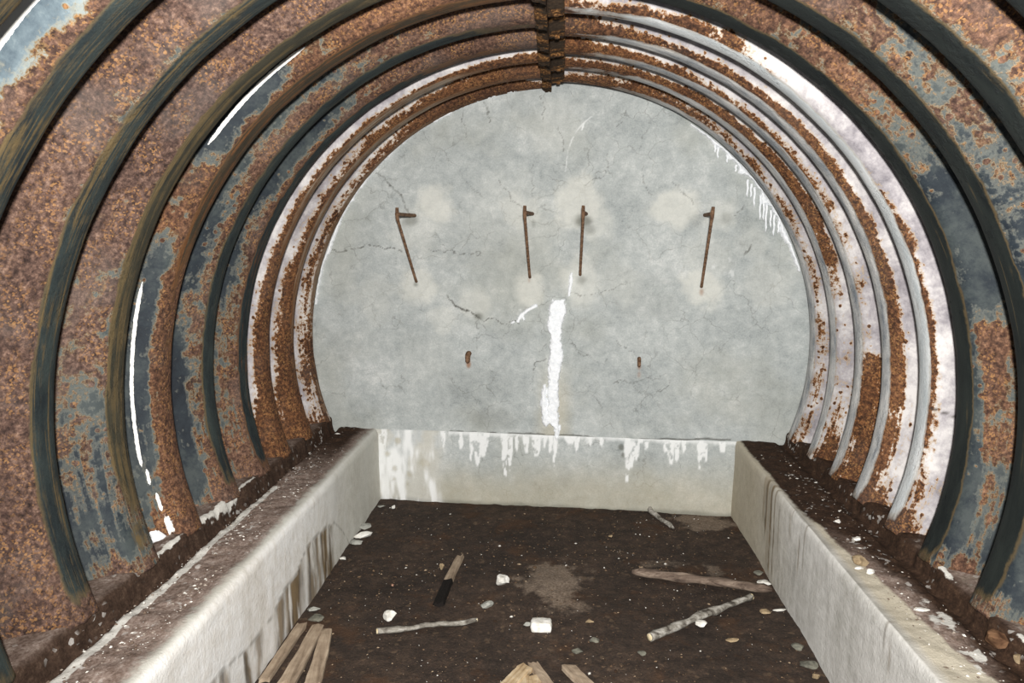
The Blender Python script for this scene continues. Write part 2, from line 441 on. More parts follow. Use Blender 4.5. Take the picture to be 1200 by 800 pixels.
def bench(side):
    x0 = XL if side < 0 else XR
    ax = abs(x0)
    # cross-section from the foot of the face to the back of the ledge: (|x|, z, kind)
    cs = [(ax - .006, -.06)]
    cs += [(ax + .004 * (z / ZBEN), z) for z in np.linspace(0, ZBEN - .03, 30)]
    for a in np.linspace(0, 90, 6)[1:]:
        cs.append((ax + .005 + (.030 if side < 0 else .012) * (1 - math.cos(math.radians(a))), ZBEN - .03 + .030 * math.sin(math.radians(a))))
    for x in np.linspace(ax + .05, 1.262, 22): cs.append((x, ZBEN))
    gut = -0.034 if side < 0 else -0.012
    cs += [(1.270, ZBEN + gut * .3), (1.280, ZBEN + gut * .9), (1.290, ZBEN + gut), (1.300, ZBEN + gut), (1.308, ZBEN + gut * .6), (1.314, ZBEN + .01), (1.318, ZLED - .022), (1.324, ZLED - .006), (1.335, ZLED)]
    for x in np.linspace(1.36, 1.74, 12): cs.append((x, ZLED))
    cs = np.array(cs)
    ys = np.arange(0.35, 4.60, 0.011)
    n = len(ys)
    AX = np.repeat(cs[None, :, 0], n, 0); ZZ = np.repeat(cs[None, :, 1], n, 0); YY = np.repeat(ys[:, None], len(cs), 1)
    sl = np.concatenate([[0], np.cumsum(np.hypot(*np.diff(cs, axis=0).T))])
    U = YY; Vv = np.repeat(sl[None], n, 0)
    sd = 11 if side < 0 else 23
    top = sst(ax + .02, ax + .05, AX)
    ZZ = ZZ + top * (0.020 * (fbm(AX * 9, YY * 9, sd) - .5) + 0.010 * (fbm(AX * 40, YY * 40, sd + 2) - .5) * sst(ax + .06, ax + .13, AX))
    riser = sst(1.25, 1.29, AX) * (1 - sst(1.33, 1.36, AX))
    AX = AX + (1 - top) * (0.010 * (fbm(YY * 3, ZZ * 3, sd + 5) - .5) + .0012 * (fbm(YY * 25, ZZ * 25, sd + 6) - .5)) \
        + riser * 0.030 * (fbm(YY * 6, AX * 0 + 1, sd + 8) - .5) + riser * .016 * (fbm(YY * 28, ZZ * 12, sd + 9) - .5)
    A = {}
    isface = 1 - sst(ax + .012, ax + .03, AX)
    nn = fbm(YY * 3.2, AX * 5, sd + 20, 5)
    nf = fbm(YY * 18, AX * 18, sd + 21, 4)
    if side < 0:
        bare = .05 + .06 * (nn - .5)
        A['dirt'] = sst(ax + bare - .065, ax + .10, AX) * (.80 + .3 * (nn - .5))
        A['dark_dirt'] = np.maximum(sst(1.262, 1.275, AX) * (1 - sst(1.36, 1.50, AX)) * .95, sst(3.4, 4.1, YY) * sst(1.08, 1.15, AX))  # darker dirt colour in the gutter, on the riser and toward the back end
        A['dark_dirt'] = np.where(AX > 1.322, np.minimum(A['dark_dirt'], 1 - .75 * sst(1.322, 1.345, AX)), A['dark_dirt'])
        A['lime'] = .72 * (1 - sst(.006, .016, np.abs(AX - 1.330))) * sst(.50, .62, fbm(YY * 4.5, AX * 3, 15)) * (YY < 3.3)
        A['lime'] = np.maximum(A['lime'], (1 - sst(.012, .030, np.abs(AX - 1.252 + .02 * (nn - .5)))) * (1 - sst(3.25, 3.5, YY)) * (.55 + .5 * fbm(YY * 5, AX * 4, 5)))
        A['lime'] = np.maximum(A['lime'], .62 * sst(1.12, 1.20, AX) * (1 - sst(1.22, 1.30, AX)) * (1 - sst(1.6, 2.5, YY)) * nf * 1.3)
        A['aged_dimmed'] = np.maximum(sst(2.9, 4.0, YY) * isface * .75, .8 * sst(ax + .006, ax + .03, AX))  # aged grey toward the back; top edge coloured darker against the bright light
        # dark damp patches at the foot, under where the white coat has come off
        lim = np.interp(YY, [0, 1.8, 2.25, 2.49, 2.66, 2.84, 2.97, 3.15, 3.37, 3.5, 3.62, 3.8], [.21, .21, .20, .16, .16, .20, .19, .26, .25, .21, .12, -.05])
        edge = ZZ - lim + .05 * (fbm(YY * 5, ZZ * 4, 66) - .5)
        patch = np.maximum.reduce([a_ * (1 - sst(w_ * .35, w_ * 1.1, np.abs(YY - c_ + .07 * (fbm(YY * 16, ZZ * 7, 8) - .5)))) for (c_, w_, a_) in
                                   [(3.37, .12, 1), (3.15, .07, .85), (3.24, .04, .8), (2.92, .14, 1), (2.76, .07, .85), (2.55, .045, .7), (2.45, .03, .9), (2.22, .10, .75), (1.95, .15, .8)]])
        patch = patch * sst(.22, .5, fbm(YY * 34, ZZ * 5, 61, 4))
        A['stain'] = np.clip((1 - sst(-.012, .004, edge)) * isface * patch, 0, .95)
        A['crack'] = (1 - sst(.002, .006, np.abs(edge))) * isface * .5 * (YY > 1.2)
    else:
        bare = np.interp(YY, [0, 1.5, 1.9, 2.3, 2.7, 3.0, 3.2, 3.6, 4.4], [.19, .18, .15, .11, .07, .05, .025, .02, .02]) + .05 * (nn - .5)
        A['dirt'] = sst(-.01, .035, AX - ax - bare) * (.85 + .3 * (nn - .5))
        A['dark_dirt'] = np.clip(sst(1.16, 1.25, AX + .12 * (nn - .5)) + sst(2.5, 3.1, YY), 0, 1) * (1 - .55 * sst(1.38, 1.5, AX))
        A['lime'] = .75 * (1 - sst(.008, .02, np.abs(AX - 1.335))) * (1 - sst(2.5, 2.7, YY)) * sst(.4, .6, nf)
        A['lime'] = np.maximum(A['lime'], .66 * sst(ax + .1, ax + .16, AX) * (1 - sst(1.24, 1.28, AX)) * (1 - sst(2.2, 2.7, YY)) * sst(.46, .6, nf))
        A['aged_dimmed'] = np.clip(isface * (.75 * sst(3.0, 3.9, YY) + .12) + (1 - isface) * .85, 0, 1)
        A['dark_dirt'] *= 1 - .85 * sst(1.322, 1.345, AX) * (1 - sst(2.55, 2.8, YY))
        A['dirt'] *= 1 - .35 * sst(1.33, 1.35, AX) * (1 - sst(2.55, 2.8, YY))
        s = 0 * YY
        for (yy, z0, w, a) in [(3.50, 0, .020, .9), (3.44, 0, .012, .75), (3.58, .15, .020, .8), (3.08, .18, .012, .65), (3.02, .22, .008, .5), (2.2, .27, .012, .5), (2.24, .31, .006, .5), (3.62, .2, .03, .45), (3.53, .0, .04, .35), (3.2, .28, .02, .4), (3.36, .1, .012, .4)]:
            s = np.maximum(s, a * (1 - sst(w * .5, w, np.abs(YY - yy + .02 * (fbm(YY * 3, ZZ * 9, 7) - .5)))) * sst(z0 - .02, z0 + .08, ZZ) * sst(.25, .5, fbm(YY * 40, ZZ * 7, 5)))
        A['stain'] = s * isface
        
        A['crack'] = (1 - sst(.002, .006, np.abs(AX - ax - .020 - .01 * (nn - .5)))) * .6 * (1 - sst(3.1, 3.5, YY)) * sst(1.8, 2.3, YY)
    V = np.stack([side * AX, YY, ZZ], -1)
    if side < 0:
        mat = bench_mat('whitewashed_concrete', [(.34, srgb(188, 183, 172)), (.45, srgb(222, 218, 211)), (.56, srgb(238, 237, 234))], (srgb(172, 171, 160), srgb(210, 208, 196)))
    else:
        mat = bench_mat('grey_rendered_concrete', [(.34, srgb(158, 157, 151)), (.46, srgb(200, 199, 195)), (.58, srgb(226, 225, 222))], (srgb(166, 156, 134), srgb(208, 198, 176)))
    name = 'wall_left' if side < 0 else 'wall_right'
    me = grid_mesh(name, V, None, A, np.stack([U, Vv], -1), flip=(side < 0))
    tag(link(name, me, mat), kind='structure')

bench(-1)
bench(1)

# ------------------------------------------------------------------ floor
def floor_mat():
    k = NT('damp_soil')
    v = k.uv()
    n1 = k.noise(v, 2.2, 5, .6)
    n2 = k.noise(v, 16, 6, .7)
    n3 = k.noise(v, 85, 4, .7)
    dn = k.m('ADD', k.m('MULTIPLY', n1, .25), k.m('ADD', k.m('MULTIPLY', n2, .4), k.m('MULTIPLY', n3, .35)))
    c = k.ramp(dn, [(.34, srgb(34, 28, 25)), (.48, srgb(56, 47, 41)), (.58, srgb(76, 62, 52)), (.70, srgb(108, 94, 82))])
    c = k.mix(k.m('MULTIPLY', k.step(k.noise(k.uv(1, 1, (4, 4, 0)), 3.0, 5, .7), .52, .66), .45), c, srgb(82, 56, 36))
    dm = k.m('ADD', k.attr('dust'), k.m('MULTIPLY', k.m('SUBTRACT', n2, .5), 1.0))
    c = k.mix(k.m('MULTIPLY', k.step(dm, .36, .8), .85), c, k.ramp(n3, [(.35, srgb(100, 86, 74)), (.65, srgb(150, 134, 118))]))
    fl = k.step(k.vor(v, 60, 'F1', 'Color'), .86, .9)
    c = k.mix(k.m('MULTIPLY', fl, .35), c, srgb(118, 98, 78))
    k.bump(k.m('ADD', k.m('MULTIPLY', n2, .5), k.m('MULTIPLY', n3, .6)), .6, .015)
    return k.done(c, .9, .2)

xs = np.arange(XL - .03, XR + .03, .010)
ys = np.arange(0.35, 4.5, .010)
X, Y = np.meshgrid(xs, ys, indexing='ij')
def floor_z(x, y):
    return 0.030 * (fbm(np.asarray(x) * 3, np.asarray(y) * 3, 41, 4) - .5) + 0.010 * (fbm(np.asarray(x) * 22, np.asarray(y) * 22, 47, 3) - .5)
Zf = floor_z(X, Y)
dust = 0 * X
for (px, py, rx, ry, a) in [(655, 685, .17, .30, .85), (640, 665, .14, .12, .7), (668, 712, .12, .12, .6), (828, 612, .26, .22, .8), (775, 660, .22, .06, .55), (838, 668, .07, .10, .6), (590, 638, .09, .05, .4), (690, 598, .10, .05, .45), (480, 590, .12, .05, .4), (412, 668, .08, .06, .4), (800, 603, .2, .1, .5), (655, 655, .2, .1, .35), (735, 612, .1, .05, .3)]:
    p = at(px, py)
    d = np.hypot((X - p[0]) / rx, (Y - p[1]) / ry) + 1.5 * (fbm(X * 8, Y * 8, px, 5, .6) - .5)
    dust = np.maximum(dust, a * (1 - sst(.3, 1.35, d)))
me = grid_mesh('floor', np.stack([X, Y, Zf], -1), None, {'dust': dust}, np.stack([X, Y], -1))
tag(link('floor', me, floor_mat()), kind='structure')
# ------------------------------------------------------------------ corrugated steel arch panels
SLATE = dict(coat=[srgb(22, 27, 34), srgb(34, 41, 47), srgb(62, 68, 68)], pale=srgb(108, 110, 103), halo=srgb(110, 88, 62))
WHITE = dict(coat=[srgb(104, 100, 106), srgb(158, 153, 156), srgb(204, 200, 198)], pale=srgb(190, 166, 132), halo=srgb(160, 106, 58))

def panel_mat(name, coat, tone, crest, streak, amount, seed):
    """tone 0 = purplish brown rust, 1 = orange brown rust"""
    k = NT(name)
    off = (seed * 3.17, seed * 1.31, 0)
    v = k.uv(1, 1, off)
    n1 = k.noise(v, 7.5, 9, .68, .25)
    n2 = k.noise(v, 55, 5, .65)
    n3 = k.noise(v, 130, 6, .75)
    run = k.noise(k.uv(2.2, 34, off), 1.0, 5, .6, .3)
    big = k.noise(v, 2.3, 4, .6)
    def mixc(a, b):
        return tuple(a[i] * (1 - tone) + b[i] * tone for i in range(3)) + (1,)
    r0 = mixc(srgb(32, 24, 22), srgb(36, 23, 16))
    r1 = mixc(srgb(66, 51, 46), srgb(70, 45, 29))
    r2 = mixc(srgb(95, 76, 68), srgb(106, 69, 42))
    r3 = mixc(srgb(138, 116, 104), srgb(156, 108, 66))
    rt = k.m('ADD', k.m('MULTIPLY', n2, .5), k.m('ADD', k.m('MULTIPLY', n3, .32), k.m('MULTIPLY', big, .18)))
    rust = k.ramp(rt, [(.38, r0), (.47, r1), (.54, r2), (.63, r3)])
    gry = k.step(k.noise(k.uv(1, 1, (off[0] + 7, off[1], 0)), 3.2, 5, .65), .48, .66)
    rust = k.mix(k.m('MULTIPLY', gry, .30 * (1 - tone * .7)), rust, k.mix(n3, srgb(86, 78, 74), srgb(132, 124, 118)))
    cell = k.n('ShaderNodeTexVoronoi', feature='F1')
    k.put(cell.inputs['Vector'], v); cell.inputs['Scale'].default_value = 190
    sepc = k.n('ShaderNodeSeparateColor'); k.put(sepc.inputs[0], cell.outputs['Color'])
    fleck = k.m('MULTIPLY', k.step(sepc.outputs[0], .70, .80), k.step(k.noise(v, 10, 3), .40, .58))
    rust = k.mix(k.m('MULTIPLY', fleck, .45), rust, k.mix(sepc.outputs[1], srgb(128, 88, 52), srgb(186, 140, 88)))
    # coating left over the rust
    sp = k.n('ShaderNodeTexVoronoi', feature='F1')
    k.put(sp.inputs['Vector'], v); sp.inputs['Scale'].default_value = 34
    seps = k.n('ShaderNodeSeparateColor'); k.put(seps.inputs[0], sp.outputs['Color'])
    spot = k.m('MULTIPLY', k.m('SUBTRACT', 1.0, k.step(sp.outputs['Distance'], .05, .42)), k.step(seps.outputs[0], .62, .9))
    a = k.attr('coat')
    t = k.m('ADD', a, k.m('MULTIPLY', k.m('SUBTRACT', n1, .5), 1.15))
    t = k.m('ADD', t, k.m('MULTIPLY', k.m('SUBTRACT', n2, .5), .42 if coat is not WHITE else .95))
    t = k.m('ADD', t, k.m('MULTIPLY', k.m('SUBTRACT', run, .5), k.m('ADD', .35, k.m('MULTIPLY', k.attr('foot'), 1.0))))
    t = k.m('ADD', t, k.m('MULTIPLY', k.m('SUBTRACT', n3, .5), .22))
    if coat is not WHITE:
        t = k.m('ADD', t, k.m('MULTIPLY', k.m('SUBTRACT', k.noise(v, 24, 4, .6), .5), .75))
    t = k.m('SUBTRACT', t, k.m('MULTIPLY', k.m('MULTIPLY', spot, .62), k.step(a, 1.05, .55)))
    cn = k.m('ADD', k.m('MULTIPLY', n1, .5), k.m('ADD', k.m('MULTIPLY', big, .35), k.m('MULTIPLY', n2, .15)))
    coatc = k.ramp(cn, [(.38, coat['coat'][0]), (.48, coat['coat'][1]), (.58, coat['coat'][2])])
    wide = 1.0 if coat is not WHITE else .8
    c = k.mix(k.step(t, .45 - .07 * wide, .46), rust, k.mix(n3, coat['halo'], rust))
    c = k.mix(k.step(t, .465, .465 + .07 * wide), c, k.mix(n3, coat['pale'], coatc))
    c = k.mix(k.step(t, .53 + .02 * wide, .56 + .12 * wide), c, coatc)
    if coat is not WHITE:
        rim = k.m('MULTIPLY', k.step(t, .455, .475), k.m('SUBTRACT', 1.0, k.step(t, .485, .515)))
        c = k.mix(k.m('MULTIPLY', rim, .5), c, k.mix(n2, srgb(138, 120, 88), srgb(156, 154, 142)))
    # inner crest: its own scale with runs of rust along the arch
    cs = k.m('ADD', k.m('MULTIPLY', k.noise(k.uv(1.6, 48, off), 1.0, 6, .7, .8), .7), k.m('MULTIPLY', n1, .3))
    cc = k.ramp(k.m('ADD', k.m('MULTIPLY', k.noise(k.uv(5, 16, off), 1.0, 6, .65), .75), k.m('MULTIPLY', n3, .25)), [(.38, crest[0]), (.62, crest[1])])
    cc = k.mix(k.m('MULTIPLY', k.step(cs, .60 - .16 * amount, .68 - .12 * amount), min(1, .35 + amount)), cc, k.mix(n2, streak[0], streak[1]))
    ca = k.m('ADD', k.attr('crest'), k.m('ADD', k.m('MULTIPLY', k.m('SUBTRACT', n1, .5), .8), k.m('MULTIPLY', k.m('SUBTRACT', run, .5), .5)))
    cm = k.step(ca, .42, .62)
    c = k.mix(cm, c, cc)
    ed = k.m('SUBTRACT', cm, k.step(ca, .55, .72))
    c = k.mix(k.m('MULTIPLY', ed, .55), c, streak[1])
    lm = k.m('ADD', k.attr('lime'), k.m('MULTIPLY', k.m('SUBTRACT', n2, .5), .7))
    c = k.mix(k.step(lm, .45, .55), c, srgb(236, 234, 228))
    c = k.mix(k.attr('seam'), c, srgb(60, 54, 50))
    hm = k.m('SUBTRACT', 1.0, k.m('MULTIPLY', k.step(t, .42, .55), .8))
    h = k.m('MULTIPLY', k.m('ADD', k.m('MULTIPLY', n2, .6), k.m('MULTIPLY', n3, .5)), hm)
    k.bump(h, .55, .010)
    rg = k.m('SUBTRACT', .88, k.m('MULTIPLY', k.step(t, .5, .6), .26 if coat is SLATE else .1))
    return k.done(c, rg, .22)

AMP = 0.155
def profile(yn, ye, cw=.105):
    """cross-section of one corrugation along y: valley, slope, crest, back slope"""
    y0 = yn + .095
    y1 = max(y0 + .04, ye - cw - .115)
    pts = [(yn + .050, AMP + .007), (yn + .080, AMP + .007), (y0, AMP + .004), (y1, AMP - .012), (ye - cw - .012, .018), (ye - cw + .012, .005), (ye - cw * .5, .0), (ye - .014, .001),
           (ye, .008), (ye + .008, .022), (ye + .040, AMP - .02), (ye + .052, AMP - .006), (ye + .085, AMP - .005)]
    p = np.array(pts)
    n = 46
    d = np.concatenate([[0], np.cumsum(np.hypot(np.diff(p[:, 0]), np.diff(p[:, 1])))])
    s = np.linspace(0, d[-1], n)
    q = np.stack([np.interp(s, d, p[:, i]) for i in range(2)], -1)
    qs = q.copy()
    qs[1:-1] = .25 * q[:-2] + .5 * q[1:-1] + .25 * q[2:]
    return np.concatenate([qs, 0 * qs[:, :1]], 1), s

def face_param(side, ph, prof, yn, ye, cw):
    """0 where the slope comes out from behind the neighbouring crest, .7 at the crest, 1 at its far edge"""
    re = R - (0.6138 * np.sin(ph) + side * 0.0573 * np.cos(ph))[:, None]
    ratio = (re + prof[None, :, 1]) / np.maximum(prof[None, :, 0], .2)
    r0, r1 = re / yn, (re + .012) / (ye - cw)
    return np.where(prof[None, :, 0] < ye - cw, .70 * np.clip((r0 - ratio) / (r0 - r1), 0, 1), .70 + .30 * np.clip((prof[None, :, 0] - ye + cw) / cw, 0, 1))

FOOT = math.degrees(math.asin((ZLED - ZC) / R))
RIDGE_M = None
def make_panel(side, yn, ye, label, mat, keys, seed, lime=None, seam=None, coat_is_dark=True):
    cw = .105 if coat_is_dark else .088
    prof, sl = profile(yn, ye, cw)
    nphi = 300
    ph = np.linspace(FOOT - .4, 90 - math.degrees(.004 / R), nphi)
    t = (ph - FOOT) / (90 - FOOT)
    T = np.repeat(t[:, None], len(prof), 1)
    W = face_param(side, np.radians(ph), prof, yn, ye, cw)
    YY = np.repeat(prof[None, :, 0], nphi, 0) + .006 * (fbm(T * 5, T * 0 + seed, seed + 2) - .5)
    RR = R + np.repeat(prof[None, :, 1], nphi, 0) + .008 * (fbm(T * 4, T * 0 + seed, seed) - .5) + .003 * (fbm(T * 26, W * 3, seed + 4) - .5)
    # the ends over the ledge are eaten by rust: ragged lower edge
    PH = np.radians(np.repeat(ph[:, None], len(prof), 1))
    low = (1 - sst(0, .03, T)) * np.radians(.8) * (fbm(W * 9, YY * 6, seed + 30) - .55)
    PH = PH + np.maximum(low, -.004)
    V = np.stack([side * RR * np.cos(PH), YY, ZC + RR * np.sin(PH)], -1)
    kt = np.array([q[0] for q in keys]); kv = np.array([q[1:] for q in keys])
    cols = np.stack([np.interp(t, kt, kv[:, i]) for i in range(5)], -1)      # per arc position
    wv = np.array([0, .25, .5, .72])
    coat = np.stack([np.interp(W[i], wv, cols[i, :4]) for i in range(nphi)])
    # footing line of rust
    coat = coat - (.35 if coat_is_dark else .12) * (1 - sst(.005, .035, T + .02 * (fbm(W * 12, T * 3, seed + 8) - .5)))
    crest = sst(.62, .80, W) * cols[:, 4:5] - .35 * (1 - sst(.0, .03, T))
    A = {'coat': coat, 'crest': crest, 'lime': 0 * W, 'seam': 0 * W, 'foot': 1 - sst(.02, .30, T)}
    for (t0, t1, w0, w1, hw, amt) in (lime or []):
        wc = np.interp(T, [t0, t1], [w0, w1])
        A['lime'] = np.maximum(A['lime'], amt * (1 - sst(hw * .4, hw * 1.2, np.abs(W - wc - .03 * (fbm(T * 20, T * 0, seed) - .5)))) * sst(t0 - .01, t0 + .02, T) * (1 - sst(t1 - .04, t1 + .02, T)))
    if seam is not None:
        A['seam'] = .85 * (1 - sst(.0005, .0018, np.abs(T - seam - .012 * (W - .4)))) * (W < .74)
    U = np.repeat((t * (90 - FOOT) * math.pi / 180 * R)[:, None], len(prof), 1)
    Vv = np.repeat(sl[None], nphi, 0)
    root = empty('steel_arch_panel', (side * R, (yn + ye) / 2, ZLED), label, 'steel panel', 'corrugated steel arch panels of the vault')
    me = grid_mesh('corrugated_sheet', V - np.array(root.location), None, A, np.stack([U, Vv], -1), flip=(side > 0))
    o = link('corrugated_sheet', me, mat, root)
    sm = o.modifiers.new('thickness', 'SOLIDIFY'); sm.thickness = .004; sm.offset = -1
    # bolted flange at the ridge
    ny = 40
    yy = np.linspace(max(yn + .02, prof[0, 0]), ye + .045, ny)
    rr = np.interp(yy, prof[:, 0], prof[:, 1])
    wd = (.052 if side < 0 else .064) + .012 * (vn(seed * 3.1, 1.7, 3) - .5)
    inner = R - .014 + .30 * rr
    inner = np.convolve(np.pad(inner, 3, 'edge'), np.ones(7) / 7, 'valid')
    xx = np.array([.0006, .003, wd * .5, wd - .006, wd, wd + .002])
    Vf = np.zeros((ny, len(xx), 3))
    for j, x in enumerate(xx):
        drop = [.006, -.006, .0, .002, .006, .035][j]
        base = np.sqrt((inner + drop) ** 2 - x ** 2)
        wob = .010 * (fbm(yy * 16, np.full(ny, j * .7), seed + 50) - .5) + .012 * (vn(np.floor(yy * 18), seed + 0 * yy, 4) - .5) * (j > 0) * (j < 5)
        Vf[:, j] = np.stack([np.full(ny, side * x) + side * .006 * (fbm(yy * 30, yy * 0 + j, seed) - .5) * (j > 2), yy, ZC + base + wob], -1)
    me = grid_mesh('ridge_flange', Vf - np.array(root.location), None, None, None, flip=(side > 0))
    link('ridge_flange', me, RIDGE_M, root, smooth=False)
    # bolt heads on the flange
    for q in ([.35, .8] if ye > 2.0 else [.5]):
        yb = yn + (ye - yn) * q
        bm = bmesh.new()
        bmesh.ops.create_cone(bm, cap_ends=True, segments=6, radius1=.011, radius2=.010, depth=.014)
        bmesh.ops.translate(bm, verts=bm.verts, vec=(side * wd * .55 - root.location[0], yb - root.location[1], ZC + np.interp(yb, yy, inner) - .004 - root.location[2]))
        mb = bpy.data.meshes.new('bolt'); bm.to_mesh(mb); bm.free()
        link('bolt', mb, RIDGE_M, root, smooth=False)
    return root

def ridge_mat():
    k = NT('sooty_ridge_rust')
    v = k.obj((1, 1, 1))
    n1 = k.noise(k.obj((6, 26, 10)), 1.0, 5, .65)
    n2 = k.noise(v, 90, 4, .65)
    c = k.ramp(n2, [(.35, srgb(50, 33, 22)), (.5, srgb(98, 68, 40)), (.66, srgb(162, 118, 70))])
    c = k.mix(k.step(n1, .42, .52), c, k.mix(n2, srgb(26, 21, 18), srgb(62, 50, 38)))
    k.bump(n2, .7, .012)
    return k.done(c, .9, .15)
RIDGE_M = ridge_mat()

OL = (srgb(66, 60, 44), srgb(108, 90, 60))          # olive / ochre runs
BR = (srgb(78, 50, 30), srgb(124, 84, 50))
SC = (srgb(26, 33, 36), srgb(52, 60, 58))            # slate crest
BC = (srgb(17, 22, 23), srgb(34, 39, 37))            # black slate crest (right)
GC = (srgb(116, 122, 128), srgb(208, 206, 202))      # light grey crest
TC = (srgb(98, 82, 66), srgb(150, 138, 122))       # tan grey crest
LY = [4.42, 4.092, 3.736, 3.456, 3.109, 2.752, 2.435, 2.084, 1.732, 1.444, 1.10]
RY = [4.20, 3.876, 3.556, 3.257, 2.923, 2.640, 2.298, 1.952, 1.638, 1.30]

LP = [
 ('narrow white and rust steel arch panel touching the concrete end wall on its left side', WHITE, .8, TC, BR, .5,
  [(0, .5, .45, .4, .35, .5), (.2, .66, .46, .42, .5, .5), (.4, .64, .5, .44, .5, .6), (.6, .7, .55, .4, .4, .6), (.75, .3, .25, .2, .2, .5), (.9, .25, .2, .2, .2, .3), (1, .9, .7, .4, .3, .4)], None, None),
 ('brown rusted steel arch panel second from the end wall on the left', WHITE, .9, TC, BR, .8,
  [(0, .15, .12, .1, .1, .2), (.12, .35, .25, .1, .1, .4), (.3, .55, .35, .25, .1, .5), (.45, .7, .62, .4, .3, .8), (.6, .66, .6, .42, .3, .9), (.75, .62, .5, .38, .3, .8), (.85, .5, .3, .2, .2, .5), (1, .15, .1, .1, .1, .2)], None, None),
 ('steel arch panel third from end wall on left with bright white lime band', WHITE, .9, TC, BR, .7,
  [(0, .25, .2, .15, .1, .2), (.15, .4, .25, .15, .1, .2), (.3, .6, .4, .3, .1, .3), (.4, .75, .6, .45, .2, .5), (.5, .9, .8, .5, .3, .8), (.65, 1.0, .95, .6, .3, .9), (.8, 1.05, 1.0, .7, .3, .8), (.92, 1.0, .9, .3, .1, .3), (1, .5, .3, .1, .1, .2)], None, None),
 ('mottled slate and rust steel arch panel, last dark one before the white-banded left panels', SLATE, .35, SC, BR, .45,
  [(0, .5, .4, .35, .3, .7), (.12, .48, .45, .4, .4, 1), (.25, .46, .42, .35, .35, 1), (.33, .75, .65, .5, .3, 1), (.42, .6, .5, .45, .3, .9), (.5, .85, .8, .62, .3, .8), (.62, .85, .75, .6, .3, .8), (.7, .45, .42, .4, .3, .8), (.8, .25, .2, .2, .2, .7), (1, .12, .1, .1, .1, .3)], None, None),
 ('steel arch panel with solid slate blue foot just behind the lime-streaked left panel', SLATE, .35, SC, OL, .4,
  [(0, .9, .75, .3, .2, .5), (.08, .9, .85, .4, .25, .9), (.2, .95, .75, .42, .35, 1), (.3, .6, .5, .42, .4, 1), (.36, .8, .8, .6, .35, .9), (.45, .65, .6, .5, .3, .7), (.55, .5, .5, .3, .2, .8), (.66, .65, .52, .35, .3, .9), (.75, .4, .42, .4, .3, .9), (.85, .2, .2, .25, .2, .8), (1, .12, .1, .1, .1, .4)], None, None),
 ('steel arch panel on the left with a thin white lime line down its edge', SLATE, .6, (srgb(44, 40, 31), srgb(70, 60, 46)), BR, .75,
  [(0, .5, .5, .3, .1, .2), (.08, .62, .8, .6, .2, .3), (.18, .66, .95, .75, .25, .4), (.3, .6, .95, .8, .25, .4), (.37, .5, .8, .7, .3, .5), (.43, .35, .4, .35, .3, .8), (.5, .4, .35, .3, .3, 1), (.55, .9, .85, .6, .3, 1), (.64, .95, .9, .7, .3, 1), (.69, .4, .35, .3, .3, 1), (.78, .2, .2, .2, .2, .9), (1, .1, .1, .1, .1, .5)],
  [(.02, .12, .46, .22, .034, 1.0), (.10, .36, .22, .12, .030, 1.0), (.33, .72, .14, .06, .030, 1.1), (.0, .05, .44, .44, .13, .75)], None),
 ('steel arch panel on the left with purplish rust above and a rust-streaked slate blue foot', SLATE, .12, (srgb(38, 40, 35), srgb(64, 60, 47)), OL, .9,
  [(0, .6, .6, .6, .6, .4), (.08, .68, .6, .66, .6, .6), (.16, .58, .5, .55, .52, .9), (.25, .42, .44, .42, .44, 1), (.35, .4, .36, .34, .38, 1), (.5, .22, .2, .2, .3, 1), (.65, .15, .12, .15, .25, 1), (.8, .12, .1, .1, .1, 1), (1, .1, .1, .1, .1, .6)], None, None),
 ('wide rust-brown steel arch panel with streaked slate crest at the left edge of the view', SLATE, .16, SC, OL, .7,
  [(0, .16, .1, .08, .15, .55), (.08, .2, .1, .1, .25, .9), (.25, .2, .12, .12, .28, 1), (.42, .14, .12, .16, .36, 1), (.52, .14, .14, .28, .46, 1), (.62, .12, .2, .34, .5, 1), (.7, .12, .12, .16, .34, 1), (1, .1, .1, .1, .1, .8)], None, None),
 ('steel arch panel with pale blue-grey face and white edge near top left corner', dict(coat=[srgb(56, 68, 78), srgb(92, 104, 110), srgb(140, 150, 150)], pale=srgb(136, 134, 120), halo=srgb(128, 100, 62)), .3, SC, OL, .75,
  [(0, .2, .2, .2, .2, 1), (.36, .6, .5, .3, .2, 1), (.46, .95, .75, .38, .22, 1), (.55, 1.0, .85, .42, .22, 1), (.64, .95, .85, .6, .2, 1), (.75, .8, .6, .3, .2, 1), (1, .3, .2, .2, .2, 1)], [(.45, .75, .05, .03, .09, 1.0)], None),
 ('dark streaked steel arch panel cut off by the top left corner of the view', SLATE, .5, SC, OL, .9,
  [(0, .2, .2, .2, .2, 1), (1, .3, .3, .3, .3, 1)], None, None),
]
